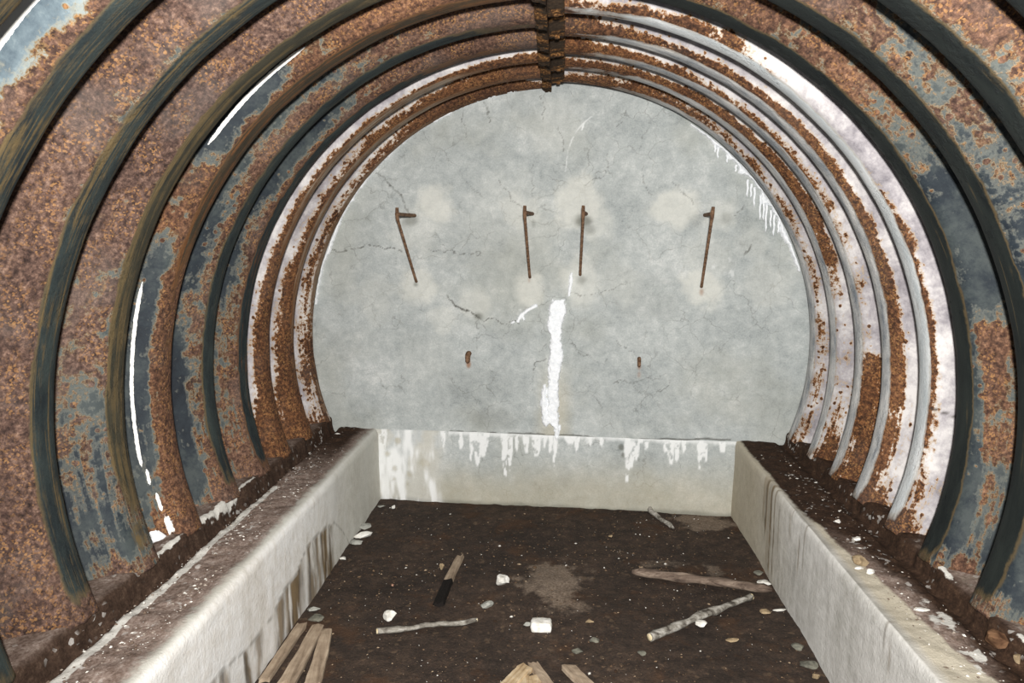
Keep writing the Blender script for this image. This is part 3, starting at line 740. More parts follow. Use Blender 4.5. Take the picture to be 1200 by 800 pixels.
RP = [
 ('pale lime-coated steel arch panel touching the concrete end wall on its right side', WHITE, .9, GC, TC, .2,
  [(0, .75, .7, .6, .55, .9), (.2, .75, .55, .5, .6, 1), (.35, .85, .62, .46, .6, 1), (.5, .85, .7, .5, .6, 1), (.65, .7, .6, .45, .5, .9), (.78, .5, .4, .3, .2, .7), (.9, .5, .4, .3, .2, .4), (1, .85, .7, .4, .3, .4)], None, None),
 ('steel arch panel second from end wall on right with broad orange rust band', WHITE, .95, GC, TC, .3,
  [(0, .5, .4, .4, .5, .8), (.12, .75, .6, .6, .7, .9), (.25, .85, .75, .66, .7, 1), (.36, .75, .5, .4, .5, 1), (.48, .6, .22, .18, .35, 1), (.6, .5, .18, .12, .25, .9), (.75, .6, .22, .12, .2, .8), (.88, .55, .4, .25, .2, .6), (.97, .7, .6, .35, .2, .4), (1, .4, .3, .2, .1, .3)], None, None),
 ('steel arch panel third from end wall on right with square rust patch low down', WHITE, .95, GC, TC, .35,
  [(0, .3, .2, .25, .4, .8), (.05, .3, .2, .2, .45, .9), (.205, .3, .16, .12, .45, .9), (.225, .85, .75, .7, .55, 1), (.35, .9, .75, .66, .6, 1), (.5, .85, .7, .55, .45, 1), (.62, .9, .6, .5, .3, 1), (.75, .8, .5, .36, .3, .9), (.88, .5, .35, .2, .2, .7), (1, .2, .15, .1, .1, .2)], None, None),
 ('white-edged steel arch panel on right with dark rust column between two pale bands', WHITE, .8, GC, OL, .15,
  [(0, .6, .5, .35, .3, .9), (.08, .8, .65, .35, .3, 1), (.2, .9, .72, .3, .25, 1), (.35, .95, .75, .2, .2, 1), (.5, .95, .8, .25, .25, 1), (.62, .9, .7, .3, .25, 1), (.75, .75, .5, .25, .2, 1), (.88, .6, .5, .3, .2, .8), (1, .15, .1, .1, .1, .2)], None, None),
 ('whitest steel arch panel on right, nearest pale one, with a hairline joint across', WHITE, .75, (srgb(170, 176, 178), srgb(206, 208, 208)), TC, .2,
  [(0, .55, .5, .45, .4, .7), (.06, .72, .6, .46, .45, .9), (.14, 1.0, .95, .66, .40, 1), (.25, 1.1, 1.0, .58, .12, 1), (.36, 1.1, 1.0, .55, .12, 1), (.43, 1.1, 1.0, .62, .25, 1), (.5, 1.1, 1.1, 1.0, .75, 1), (.62, 1.1, 1.1, 1.0, .8, 1), (.7, 1.0, .85, .6, .5, 1), (.77, .6, .4, .3, .35, 1), (.85, .72, .5, .3, .3, 1), (.92, 1.0, .9, .6, .4, .6), (1, .4, .3, .2, .2, .4)], None, .175),
 ('dark slate steel arch panel beside the pale right ones with rust patch at mid height', SLATE, .5, BC, OL, .15,
  [(0, .75, .62, .75, .8, .9), (.06, .72, .55, .62, .9, 1), (.14, .62, .42, .5, .9, 1), (.22, .5, .3, .3, .75, 1), (.3, .34, .25, .25, .7, 1), (.335, .9, .9, .85, .8, 1), (.46, .85, .9, .8, .8, 1), (.52, .55, .5, .5, .6, 1), (.6, .42, .4, .42, .5, 1), (.68, .6, .42, .36, .4, 1), (.76, .2, .2, .25, .35, 1), (1, .1, .1, .1, .2, 1)], None, None),
 ('slate-black steel arch panel standing at right edge of view with rust blotches higher up', SLATE, .32, BC, OL, .15,
  [(0, .7, .7, .75, .9, .8), (.1, .85, .85, .8, .9, 1), (.25, .9, .9, .85, .9, 1), (.38, .9, .9, .8, .8, 1), (.46, .55, .55, .6, .6, 1), (.55, .5, .42, .5, .5, 1), (.63, .6, .5, .42, .46, 1), (.7, .5, .42, .36, .4, 1), (.8, .3, .22, .2, .3, 1), (1, .1, .1, .1, .2, 1)], None, None),
 ('rust-brown steel arch panel with black-slate crest crossing the top right of view', SLATE, .4, BC, OL, .15,
  [(0, .8, .8, .8, .8, 1), (.4, .7, .65, .6, .6, 1), (.5, .62, .5, .46, .55, 1), (.58, .42, .34, .36, .5, 1), (.68, .3, .26, .3, .46, 1), (1, .1, .1, .1, .2, 1)], None, None),
 ('rusty steel arch panel cut off by the top right corner of the view', SLATE, .4, BC, OL, .15,
  [(0, .8, .8, .8, .8, 1), (.45, .5, .5, .6, .6, 1), (.6, .35, .3, .3, .4, 1), (1, .1, .1, .1, .2, 1)], None, None),
]
def boost(entry, t0, t1, a0, a1, a2):
    e = list(entry)
    e[6] = [(q[0],) + ((q[1] + a0, q[2] + a1, q[3] + a2) + tuple(q[4:]) if t0 <= q[0] <= t1 else tuple(q[1:])) for q in e[6]]
    return tuple(e)
LP[1] = boost(LP[1], .05, .5, .22, .2, .08); LP[2] = boost(LP[2], .05, .45, .22, .2, .06); LP[0] = boost(LP[0], 0, .7, .12, .05, 0)
for i in (1, 2, 3):
    RP[i] = boost(RP[i], .55, .95, .28, .16, .02)
for side, ys_, plist in ((-1, LY, LP), (1, RY, RP)):
    for i, (label, coat, tone, crest, streak, amt, keys, lime, seam) in enumerate(plist):
        sd = (i + 1) * (3 if side < 0 else 5) + (0 if side < 0 else 40)
        mt = panel_mat('rusted_steel_%s_%d' % ('left' if side < 0 else 'right', i), coat, tone, crest, streak, amt, sd)
        make_panel(side, ys_[i + 1], ys_[i], label, mt, keys, sd, lime, seam, coat is not WHITE)
# ------------------------------------------------------------------ brackets and bolts on the end wall
def rusty_iron():
    k = NT('rusty_iron')
    n = k.noise(k.obj(), 60, 5, .65)
    n2 = k.noise(k.obj(), 260, 3)
    c = k.ramp(n, [(.32, srgb(66, 48, 38)), (.5, srgb(112, 86, 66)), (.68, srgb(146, 116, 92))])
    k.bump(n2, .5, .004)
    return k.done(c, .85, .2)
IRON = rusty_iron()

def tube(path, radii, seg=12, cap=True):
    """closed tube along a polyline -> bmesh"""
    bm = bmesh.new()
    P = [Vector(p) for p in path]
    rings = []
    ref = None
    for i, p in enumerate(P):
        d = (P[min(i + 1, len(P) - 1)] - P[max(i - 1, 0)]).normalized()
        if ref is None:
            ref = d.orthogonal().normalized()
        ref = (ref - d * ref.dot(d)).normalized()
        b = d.cross(ref)
        r = radii[i] if hasattr(radii, '__len__') else radii
        rings.append([bm.verts.new(p + (ref * math.cos(2 * math.pi * k / seg) + b * math.sin(2 * math.pi * k / seg)) * (r[k] if hasattr(r, '__len__') else r)) for k in range(seg)])
    for a, b in zip(rings[:-1], rings[1:]):
        for k in range(seg):
            bm.faces.new((a[k], a[(k + 1) % seg], b[(k + 1) % seg], b[k]))
    if cap:
        bm.faces.new(rings[0][::-1]); bm.faces.new(rings[-1])
    bmesh.ops.recalc_face_normals(bm, faces=bm.faces)
    return bm

def bm_obj(name, bm, mat, parent=None, smooth=True, origin=None):
    if origin is not None:
        bmesh.ops.translate(bm, verts=bm.verts, vec=-Vector(origin))
    me = bpy.data.meshes.new(name)
    bm.to_mesh(me); bm.free()
    o = link(name, me, mat, parent, smooth)
    if origin is not None and parent is None:
        o.location = origin
    return o

NW = np.array([TILT, -1, 0]) / math.hypot(TILT, 1)          # outward normal of the end wall
def bracket(peg_px, bot_px, out, bend, label):
    """peg driven into the wall, bar leaning from the peg's outer end back down to the wall"""
    pw = onwall(*peg_px); b = onwall(*bot_px)
    root = empty('iron_wall_bracket', pw, label, 'wall bracket', 'iron brackets in the end wall')
    o = np.array(pw)
    end = pw + NW * out
    top = end + np.array([bend, 0, .034])
    n = 26
    path, rad = [], []
    path.append(top); rad.append(.0075)
    path.append(top - np.array([0, 0, .004])); rad.append(.0088)
    path.append(end + np.array([bend * .5, 0, .0])); rad.append(.0098)
    knee = end + np.array([0, 0, -.020])
    path.append(knee); rad.append(.0098)
    for i in range(1, n):
        t = i / n
        p = knee * (1 - t) + (b + NW * .014) * t
        path.append(p); rad.append(.0074 + (.0009 if i % 2 else 0))
    path.append(b + NW * .004 + np.array([0, 0, -.008])); rad.append(.0085)
    path.append(b - NW * .02 + np.array([0, 0, -.010])); rad.append(.0085)
    bm_obj('bar', tube(path, rad, 12), IRON, root, origin=o)
    pp, pr = [], []
    for i in range(9):
        t = i / 8
        pp.append(pw - NW * .03 + NW * (out + .03 + .012) * t); pr.append(.0100 - .0010 * t + .0006 * (i % 2))
    bm_obj('peg', tube(pp, pr, 12), IRON, root, origin=o)
    return root

bracket((486, 252.5), (488, 328), .355, 0.0, 'rusty iron bracket farthest left on the end wall, its bar slanting down to the right')
bracket((624, 250.5), (621, 323), .355, 0.0, 'rusty iron bracket left of the wall centre, second from the left on the wall')
bracket((687, 250.5), (680, 320), .355, 0.0, 'upright rusty iron bracket just above the top of the white lime streak')
bracket((826, 252), (822, 334), .340, 0.004, 'rusty iron bracket farthest right on the end wall, its bar slanting down to the left')

def stub(px, py, ln, r, droop, label):
    p = onwall(px, py)
    dn = np.array([0, 0, -1.0])
    path = [p - NW * .03, p + NW * ln * .4, p + NW * ln * .8 + dn * droop * .12, p + NW * ln + dn * droop * .4, p + NW * (ln + .004) + dn * droop, p + NW * (ln + .002) + dn * (droop + .006)]
    o = bm_obj('rusty_bolt_stub', tube(path, [r, r * 1.05, r * 1.05, r, r * .9, r * .55], 14), IRON, None, origin=p)
    tag(o, label, 'bolt', 'rusty bolts in the end wall')
stub(549.5, 414, .035, .0155, .042, 'thick rusty bolt stub in the end wall left of the white lime streak')
stub(749, 420, .028, .0105, .036, 'thin rusty bolt stub in the end wall right of the white lime streak')

# ------------------------------------------------------------------ lime deposits
def lime_mat():
    k = NT('white_lime')
    n = k.noise(k.obj(), 60, 5, .65)
    c = k.ramp(n, [(.3, srgb(222, 226, 230)), (.6, srgb(244, 246, 248))])
    k.bump(n, .6, .01)
    return k.done(c, .95, .1)
LIME = lime_mat()

def wall_relief(name, maskf, px0, px1, py0, py1, label, cat, step=.0035, thick=.012):
    a = onwall(px0, py1); b = onwall(px1, py0)
    xs = np.arange(a[0], b[0], step); zs = np.arange(a[2], b[2], step)
    X, Z = np.meshgrid(xs, zs, indexing='ij')
    m = maskf(X, Z)
    hgt = thick * sst(0, 1, m) * (.5 + .9 * fbm(X * 45, Z * 45, 3)) + .004 * (m > 0)
    Y = YB + TILT * X - .0095 - hgt + .02 * (m <= 0.02)
    keep = (np.maximum.reduce([m[:-1, :-1], m[1:, :-1], m[:-1, 1:], m[1:, 1:]]) > .02)
    org = np.array([(a[0] + b[0]) / 2, YB, a[2]])
    me = grid_mesh(name, np.stack([X, Y, Z], -1) - org, keep)
    o = link(name, me, LIME)
    o.location = org
    return tag(o, label, cat)

def streak_mask(rows, seed, rough=.022):
    zc = np.array([W2(650, r[0])[1] for r in rows]); xl = np.array([W2(r[1], r[0])[0] for r in rows]); xr = np.array([W2(r[2], r[0])[0] for r in rows])
    od = np.argsort(zc); zc, xl, xr = zc[od], xl[od], xr[od]
    def f(X, Z):
        jx = X + rough * (fbm(X * 38, Z * 24, seed) - .5) + rough * .8 * (fbm(X * 110, Z * 80, seed + 1) - .5)
        jz = Z + .02 * (fbm(X * 60, Z * 10, seed + 2) - .5)
        L_ = np.interp(jz, zc, xl); R_ = np.interp(jz, zc, xr)
        d = np.minimum(jx - L_, R_ - jx)
        d = np.where((jz < zc[0]) | (jz > zc[-1]), -1, d)
        return np.clip(d / .012, 0, 1)
    return f
main = streak_mask([(351, 648, 663), (356, 645, 664), (366, 643, 664), (378, 641, 660), (399, 645, 658), (412, 644, 660), (421, 642, 660), (432, 643, 657), (447, 642, 655), (458, 641, 655), (475, 641, 655), (492, 641, 655), (500, 648, 657), (510, 650, 656), (516, 651, 655)], 3)
side_ = streak_mask([(450, 637, 640), (462, 634, 641), (472, 633, 641), (484, 635, 643), (494, 635, 644), (499, 637, 641)], 13, .014)
arm = streak_mask([(362, 658, 664), (372, 657, 661), (378, 658, 660)], 23, .01)
wall_relief('lime_streak', lambda X, Z: np.maximum(np.maximum(main(X, Z), side_(X, Z)), arm(X, Z)), 622, 674, 345, 520,
            'long white lime streak running down the middle of the concrete end wall', 'lime deposit')
up = streak_mask([(320, 668, 671), (330, 666, 671), (340, 665, 669), (347, 665, 668)], 33, .012)
wall_relief('lime_drip', lambda X, Z: up(X, Z), 660, 676, 316, 350, 'short white lime drip beside the foot of the upright bracket', 'lime deposit', thick=.006)
def lil(X, Z):
    d = poly_dist(X + .012 * (fbm(X * 50, Z * 50, 5) - .5), Z, [W2(*p) for p in [(628, 358), (618, 363), (611, 369), (607, 376)]])
    d2 = poly_dist(X, Z, [W2(*p) for p in [(600, 378), (602, 377)]])
    d3 = poly_dist(X, Z, [W2(*p) for p in [(612, 369), (614, 374)]])
    return np.clip((.011 - np.minimum(np.minimum(d, d2 + .003), d3 + .003)) / .008, 0, 1)
wall_relief('lime_drip', lil, 594, 634, 352, 384, 'small slanting white lime drip left of the long white streak', 'lime deposit', thick=.006)

# crust where the last panel meets the end wall: rim with hanging drips
def crust(side, d0, d1, seed, drips, label):
    ph = np.radians(np.linspace(d0, d1, 420))
    if side < 0: ph = math.pi - ph
    w = np.linspace(0, 1, 8)
    PHI, Wd = np.meshgrid(ph, w, indexing='ij')
    deg = np.degrees(PHI if side > 0 else math.pi - PHI)
    ragged = .001 + (.030 * np.clip(np.minimum(deg - d0, d1 - deg) / 14, 0, 1) if side > 0 else .010) * sst(.45, .72, fbm(deg * .35, deg * 0, seed, 4)) + .012 * (fbm(deg * 1.6, deg * 0, seed + 1) - .5)
    RR = R + .012 - (ragged + .012) * Wd
    X = RR * np.cos(PHI); Zz = ZC + RR * np.sin(PHI)
    Y = YB + TILT * X - .012 - .012 * np.sin(np.pi * np.clip(Wd, 0, 1)) * (.5 + fbm(deg * 1.2, Wd * 3, seed + 2)) + .016 * (Wd > .95)
    V = np.stack([X, Y, Zz], -1)
    org = np.array([side * R, YB, ZC])
    o = link('lime_crust', grid_mesh('lime_crust', V - org, None, flip=(side < 0)), LIME)
    o.location = org
    tag(o, label, 'lime deposit')
    for (px, py, ln) in drips:
        p = onwall(px, py, .010)
        n = 7
        path = [p + np.array([.002 * math.sin(i * 1.7 + px), 0, .012 - (ln + .012) * i / (n - 1)]) for i in range(n)]
        bm_obj('drip', tube(path, [.0075, .007, .006, .006, .005, .0055, .002], 8), LIME, o, origin=org)
    return o
crust(1, 17, 58, 4, [(838, 172, .03), (841, 175, .05), (852, 184, .03), (862, 196, .025), (876, 213, .08), (880, 218, .06), (884, 222, .09), (891, 231, .12), (895, 236, .10), (898, 241, .14), (903, 249, .08), (907, 254, .10), (912, 262, .05)],
      'white lime crust with hanging drips along the upper right rim of the end wall')
crust(-1, 8, 82, 14, [], 'white lime crust along the upper left rim of the end wall')

# ------------------------------------------------------------------ timber and stones
def wood_mat(name, stops, grain=(3, 60, 60)):
    k = NT(name)
    g = k.noise(k.obj(grain), 1.0, 5, .65, .6)
    n = k.noise(k.obj(), 18, 4)
    c = k.ramp(k.m('ADD', k.m('MULTIPLY', g, .7), k.m('MULTIPLY', n, .3)), stops)
    d = k.step(k.attr('char'), .45, .55)
    c = k.mix(d, c, srgb(26, 22, 20))
    k.bump(g, .6, .006)
    return k.done(c, .9, .15)
WOOD_T = wood_mat('weathered_tan_wood', [(.34, srgb(104, 88, 72)), (.5, srgb(156, 138, 118)), (.66, srgb(188, 170, 148))], (3, 30, 30))
WOOD_G = wood_mat('grey_brown_wood', [(.36, srgb(58, 48, 42)), (.5, srgb(106, 91, 80)), (.62, srgb(142, 126, 112))])
WOOD_Y = wood_mat('fresh_split_wood', [(.34, srgb(128, 104, 76)), (.5, srgb(182, 158, 124)), (.66, srgb(208, 192, 164))])
BIRCH = wood_mat('pale_bark', [(.38, srgb(70, 64, 58)), (.48, srgb(132, 127, 118)), (.60, srgb(180, 176, 168))], (14, 40, 40))
CUT = wood_mat('cut_wood_end', [(.3, srgb(190, 170, 130)), (.7, srgb(226, 214, 186))])

def gz(x, y):
    return float(floor_z(x, y))

def plank(a, b, w, th, mat, label, name='wooden_plank', cat='plank', group=None, taper=(1, 1), z=(0, 0), seed=1, ragged=.02, char=None, roll=0.0):
    a = np.array([a[0], a[1], gz(a[0], a[1]) + z[0]]); b = np.array([b[0], b[1], gz(b[0], b[1]) + z[1]])
    L_ = np.linalg.norm(b - a)
    nx, ny = 28, 9
    rs = np.random.RandomState(seed)
    bm = bmesh.new()
    ring = []
    cr = [(-.5, 0), (-.5, .7), (-.46, 1), (-.25, 1), (0, 1), (.25, 1), (.46, 1), (.5, .7), (.5, 0), (0, 0)]
    endA = (rs.rand(len(cr)) - .5) * ragged * 2; endB = (rs.rand(len(cr)) - .5) * ragged * 2
    rows = []
    for i in range(nx):
        t = i / (nx - 1)
        wt = w * (taper[0] * (1 - t) + taper[1] * t) * (1 + .10 * (float(vn(t * 7, seed, 3)) - .5))
        row = []
        for j, (cx, cz) in enumerate(cr):
            x = L_ * t + (endA[j] * max(0, 1 - t * 6)) + (endB[j] * max(0, t * 6 - 5))
            cxx, czz = cx * wt, cz * th * (1 + .18 * (float(vn(t * 9, j * 1.3, seed)) - .5))
            c_, s_ = math.cos(roll), math.sin(roll)
            row.append(bm.verts.new((x, cxx * c_ - (czz - th / 2) * s_ + .004 * math.sin(t * 3 + seed), th / 2 + cxx * s_ + (czz - th / 2) * c_)))
        rows.append(row)
    for r0, r1 in zip(rows[:-1], rows[1:]):
        for j in range(len(cr)):
            k2 = (j + 1) % len(cr)
            bm.faces.new((r0[j], r0[k2], r1[k2], r1[j]))
    bm.faces.new(rows[0][::-1]); bm.faces.new(rows[-1])
    bmesh.ops.recalc_face_normals(bm, faces=bm.faces)
    me = bpy.data.meshes.new(name); bm.to_mesh(me); bm.free()
    at_ = me.attributes.new('char', 'FLOAT', 'POINT')
    if char is not None:
        for v_ in me.vertices:
            at_.data[v_.index].value = 1.0 if v_.co.x / L_ > char else 0.0
    o = link(name, me, mat, None, smooth=False)
    d = Vector(b - a)
    o.rotation_euler = d.to_track_quat('X', 'Z').to_euler()
    o.location = a
    return tag(o, label, cat, group)

def branch(pts, r0, r1, mat, label, seed=1, cut=True, name='broken_branch', lift=0.0, flat=1.0):
    P = [np.array([p[0], p[1], 0.0]) for p in pts]
    d = np.concatenate([[0], np.cumsum([np.linalg.norm(b - a) for a, b in zip(P[:-1], P[1:])])])
    n = 34
    path, rad = [], []
    zs_ = []
    for i in range(n):
        s = d[-1] * i / (n - 1)
        q = np.array([np.interp(s, d, [p[k] for p in P]) for k in range(2)])
        t = i / (n - 1)
        r = (r0 * (1 - t) + r1 * t) * (1 - .5 * max(0, abs(t - .5) - .42) / .08 * (0 if cut else 1)) * (1 + .4 * (float(vn(t * 8, seed, 5)) - .5))
        rr = [r * (1 + .5 * (float(vn(t * 16, k * .9, seed + 9)) - .5)) for k in range(12)]
        q = q + .014 * np.array([float(vn(t * 6, 1, seed)) - .5, float(vn(t * 6, 2, seed)) - .5])
        path.append(np.array([q[0], q[1], 0])); rad.append(rr)
    base = max(gz(p[0], p[1]) for p in path)
    lo = [gz(p[0], p[1]) for p in path]
    zl = np.interp(np.arange(n), [0, n - 1], [lo[0], lo[-1]])
    zl = zl + max(0, max(l - z_ for l, z_ in zip(lo, zl))) * .6
    for i in range(n):
        path[i][2] = zl[i] + (r0 * (1 - i / (n - 1)) + r1 * i / (n - 1)) * .85 * flat + lift
    org = path[0].copy(); org[2] = lo[0]
    root = empty(name, org, label, 'branch')
    bm_obj('wood', tube(path, rad, 12), mat, root, origin=org)
    if cut:
        for e, inn in ((0, 1), (-1, -2)):
            dd = path[e] - path[inn]; dd = dd / np.linalg.norm(dd)
            r = float(np.mean(rad[e])) * .96
            bm_obj('cut_end', tube([path[e] - dd * .004, path[e] + dd * .0025], [r, r * .9], 12), CUT, root, origin=org)
    return root

def G(px, py): return at(px, py, 0.0)

plank(G(539, 655), G(514, 712), .045, .022, WOOD_T, 'short tan stake with a charred black end lying on the dark soil', 'wooden_stake', 'stake', seed=3, taper=(.75, 1), char=.54, roll=.25)
branch([G(443, 742), G(470, 739), G(500, 735), G(530, 733), G(559, 729)], .012, .009, BIRCH, 'thin pale branch lying across the soil left of the white block', 4)
branch([G(761, 753), G(785, 742), G(815, 728), G(845, 716), G(879, 701)], .018, .012, BIRCH, 'pale mottled branch lying beside the round white stone on the right', 5)
branch([G(742, 674), G(765, 677), G(800, 681), G(840, 687), G(870, 691), G(906, 697)], .020, .024, WOOD_G, 'long brown-grey branch lying across the soil near the right wall', 6, cut=False, lift=.002)
branch([G(757, 595), G(764, 604), G(775, 611), G(788, 620)], .015, .011, BIRCH, 'short grey branch lying near the back right corner of the passage', 7, cut=False)
plank(G(355, 734), G(308, 800), .045, .018, WOOD_T, 'leftmost of the three weathered planks lying against the left wall', group='planks by the left wall', seed=11, ragged=.012, taper=(.9, .8))
plank(G(372, 738), G(334, 806), .058, .020, WOOD_T, 'middle one of the three weathered planks by the left wall, with a split edge', group='planks by the left wall', seed=12, taper=(.8, 1.1))
plank(G(382, 741), G(366, 806), .060, .018, WOOD_T, 'rightmost of the three weathered planks by the left wall', group='planks by the left wall', seed=13, taper=(.8, 1.0))
plank(G(614, 783), G(592, 812), .055, .020, WOOD_Y, 'pale yellowish plank end at the bottom of the view, left of the splintered piece', group='wood scraps at the bottom of the view', seed=14)
plank(G(625, 779), G(650, 812), .040, .018, WOOD_T, 'grey-tan plank end at the bottom of the view, right of the splintered piece', group='wood scraps at the bottom of the view', seed=15)
plank(G(621, 796), G(622, 814), .090, .016, WOOD_Y, 'splintered yellow wood piece between two plank ends at the bottom of the view', 'splintered_board', 'plank', group='wood scraps at the bottom of the view', seed=16, ragged=.03)
plank(G(668, 781), G(692, 812), .050, .018, WOOD_T, 'single tan plank end at the bottom of the view, apart from the other scraps', group='wood scraps at the bottom of the view', seed=17)

def stone_mat(name, a, b):
    k = NT(name)
    n = k.noise(k.obj(), 30, 5, .6)
    c = k.ramp(n, [(.35, a), (.6, b)])
    k.bump(n, .5, .01)
    return k.done(c, .92, .12)
ST_W = stone_mat('white_plaster_lump', srgb(196, 192, 182), srgb(232, 230, 224))
ST_G = stone_mat('grey_stone', srgb(120, 120, 114), srgb(168, 168, 160))
ST_D = stone_mat('dull_green_grey_stone', srgb(84, 84, 76), srgb(122, 120, 108))
ST_T = stone_mat('tan_stone', srgb(126, 108, 84), srgb(168, 148, 118))
ST_R = stone_mat('reddish_pebble', srgb(150, 110, 92), srgb(184, 146, 126))

def stone(p, size, mat, label, seed, name='stone', cat='stone', group=None, rot=0.0, boxy=0.0, z0=None):
    bm = bmesh.new()
    bmesh.ops.create_icosphere(bm, subdivisions=4, radius=1)
    rs = np.random.RandomState(seed)
    planes = [(Vector(rs.randn(3)).normalized(), .46 + .34 * rs.rand()) for _ in range(13)]
    ca, sa = math.cos(rot), math.sin(rot)
    for v in bm.verts:
        c = v.co.copy()
        if boxy:
            m = max(abs(c.x), abs(c.y), abs(c.z))
            c = c * (1 - boxy) + (c / m) * .80 * boxy
        else:
            for nrm, dd in planes:
                e = c.dot(nrm) - dd
                if e > 0: c -= nrm * e
        c *= 1 + .24 * (float(fbm(c.x * 2.2 + seed, c.y * 2.2 + c.z * 1.3, seed)) - .5)
        x, y, zz = c.x * size[0], c.y * size[1], c.z * size[2]
        v.co = (x * ca - y * sa, x * sa + y * ca, zz)
    zmin = min(v.co.z for v in bm.verts)
    bmesh.ops.translate(bm, verts=bm.verts, vec=(0, 0, -zmin - size[2] * .10))
    me = bpy.data.meshes.new(name); bm.to_mesh(me); bm.free()
    o = link(name, me, mat, None, smooth=bool(boxy))
    o.location = (p[0], p[1], gz(p[0], p[1]) if z0 is None else z0)
    return tag(o, label, cat, group)

g = 'stones on the passage floor'
stone(G(589, 688), (.035, .032, .035), ST_W, 'angular white stone lying between the charred stake and the tan dust patch', 21, group=g)
stone(G(569, 712), (.042, .022, .016), ST_G, 'flat grey stone lying just below the angular white stone', 22, group=g, rot=.5)
stone(G(457, 725), (.030, .028, .026), ST_W, 'white stone lying above the left end of the thin pale branch', 23, group=g)
blk = stone(G(634, 737), (.052, .034, .026), ST_W, 'rounded white block lying on the soil in the middle of the passage', 24, 'plaster_block', 'block', boxy=.72)
stone(G(618, 732), (.020, .008, .008), ST_G, 'tiny grey chip touching the left end of the white block', 25, group=g)
stone(G(691, 730), (.022, .016, .006), ST_T, 'tan flake lying right of the white block', 26, group=g)
stone(G(460, 687), (.010, .010, .007), ST_R, 'small reddish round pebble left of the charred stake', 27, group=g)
stone(G(821, 732), (.030, .022, .012), ST_W, 'round white stone lying against the pale mottled branch', 28, group=g)
stone(G(424, 618), (.050, .036, .020), ST_G, 'grey stone by the left wall, farthest back of its cluster', 29, group=g)
stone(G(426, 629), (.055, .030, .018), ST_W, 'whitest flat stone in the cluster by the left wall', 30, group=g, rot=.3)
stone(G(417, 638), (.050, .030, .018), ST_G, 'grey flat stone by the left wall, just below the whitest one', 31, group=g)
stone(G(402, 657), (.022, .018, .012), ST_W, 'small white stone by the left wall, nearest of its cluster', 32, group=g)
stone(G(369, 726), (.038, .036, .010), ST_D, 'dull green-grey round flat stone above the three planks', 33, group=g)
stone(G(367, 715), (.032, .018, .012), ST_G, 'grey stone touching the left wall behind the round flat stone', 34, group=g)
stone(G(677, 593), (.028, .016, .012), ST_W, 'pale stone lying at the foot of the back wall near its middle', 35, group=g)
stone(G(447, 594), (.030, .018, .008), ST_G, 'flat grey stone in the back left corner of the passage', 36, group=g)
stone(G(461, 595), (.016, .014, .012), ST_W, 'small white pebble near the back left corner of the passage', 37, group=g)
stone(G(715, 596), (.028, .018, .012), ST_D, 'dull grey stone at the foot of the back wall left of the short branch', 38, group=g)
stone(G(895, 683), (.040, .026, .010), ST_W, 'pale flat stone touching the right wall above the long branch end', 39, group=g)
stone(G(889, 673), (.028, .020, .014), ST_D, 'dark stone by the right wall behind the pale flat one', 40, group=g)
stone(G(857, 751), (.036, .018, .008), ST_T, 'tan flat chip lying below the pale mottled branch', 41, group=g)
stone(G(896, 718), (.026, .020, .010), ST_T, 'tan-brown stone below the right end of the long branch', 42, group=g)
stone(G(915, 716), (.034, .008, .006), ST_W, 'thin white sliver beside the right wall', 43, group=g, rot=.1)
stone(G(947, 780), (.040, .030, .016), ST_D, 'dark grey stone near the right wall at the bottom of the view', 44, group=g)
stone(G(934, 761), (.026, .026, .012), ST_D, 'dull stone near the right wall between the sliver and the dark grey stone', 45, group=g)
stone(G(956, 792), (.018, .016, .012), ST_T, 'small tan stone below the dark grey stone by the right wall', 46, group=g)
stone(G(697, 751), (.026, .020, .012), ST_D, 'green-grey stone lying below the tan flake', 47, group=g)
stone(G(677, 763), (.024, .018, .010), ST_D, 'mossy grey stone lower left of the green-grey stone', 48, group=g)
stone(G(752, 768), (.018, .016, .010), ST_D, 'small grey stone lying below the lower end of the pale mottled branch', 49, group=g)
stone(G(518, 668), (.018, .012, .020), ST_T, 'small tan pebble left of the charred stake top', 50, group=g)
stone(G(716, 627), (.016, .012, .010), ST_T, 'tiny tan pebble lying in front of the short grey branch', 51, group=g)
# on the benches
def BN(px, py): return at(px, py, ZBEN)
stone(BN(400, 498), (.030, .025, .032), ST_W, 'white lump on the back end of the left bench', 60, z0=ZBEN, cat='stone', group='stones on the benches')
stone(BN(396, 509), (.026, .010, .006), ST_W, 'thin white flake on the left bench in front of the white lump', 61, z0=ZBEN, group='stones on the benches')
stone(BN(1009, 661), (.036, .030, .022), ST_T, 'brown lump on the right bench beside white bits', 62, z0=ZBEN, group='stones on the benches')
stone(BN(1006, 667), (.018, .010, .006), ST_W, 'left one of two white bits by the brown lump on the right bench', 63, z0=ZBEN, group='stones on the benches')
stone(BN(1020, 672), (.020, .016, .010), ST_W, 'right one of two white bits by the brown lump on the right bench', 64, z0=ZBEN, group='stones on the benches')
stone(BN(1003, 633), (.017, .015, .011), ST_W, 'round white pebble on the dark dirt of the right bench, nearer one', 65, z0=ZBEN, group='stones on the benches')
stone(BN(981, 613), (.017, .015, .011), ST_W, 'round white pebble on the dark dirt of the right bench, farther one', 66, z0=ZBEN, group='stones on the benches')
stone(BN(1078, 716), (.030, .014, .006), ST_W, 'white flake on the dirty middle of the right bench', 67, z0=ZBEN, group='stones on the benches')
stone(BN(1193, 775), (.016, .014, .022), ST_T, 'cream pebble beside the ledge at the right edge of the view', 68, z0=ZBEN, group='stones on the benches')
stone(BN(1170, 758), (.05, .045, .030), stone_mat('rusty_rubble', srgb(84, 60, 44), srgb(122, 92, 68)), 'rust-brown rubble lump against the right ledge', 69, z0=ZBEN, group='stones on the benches')

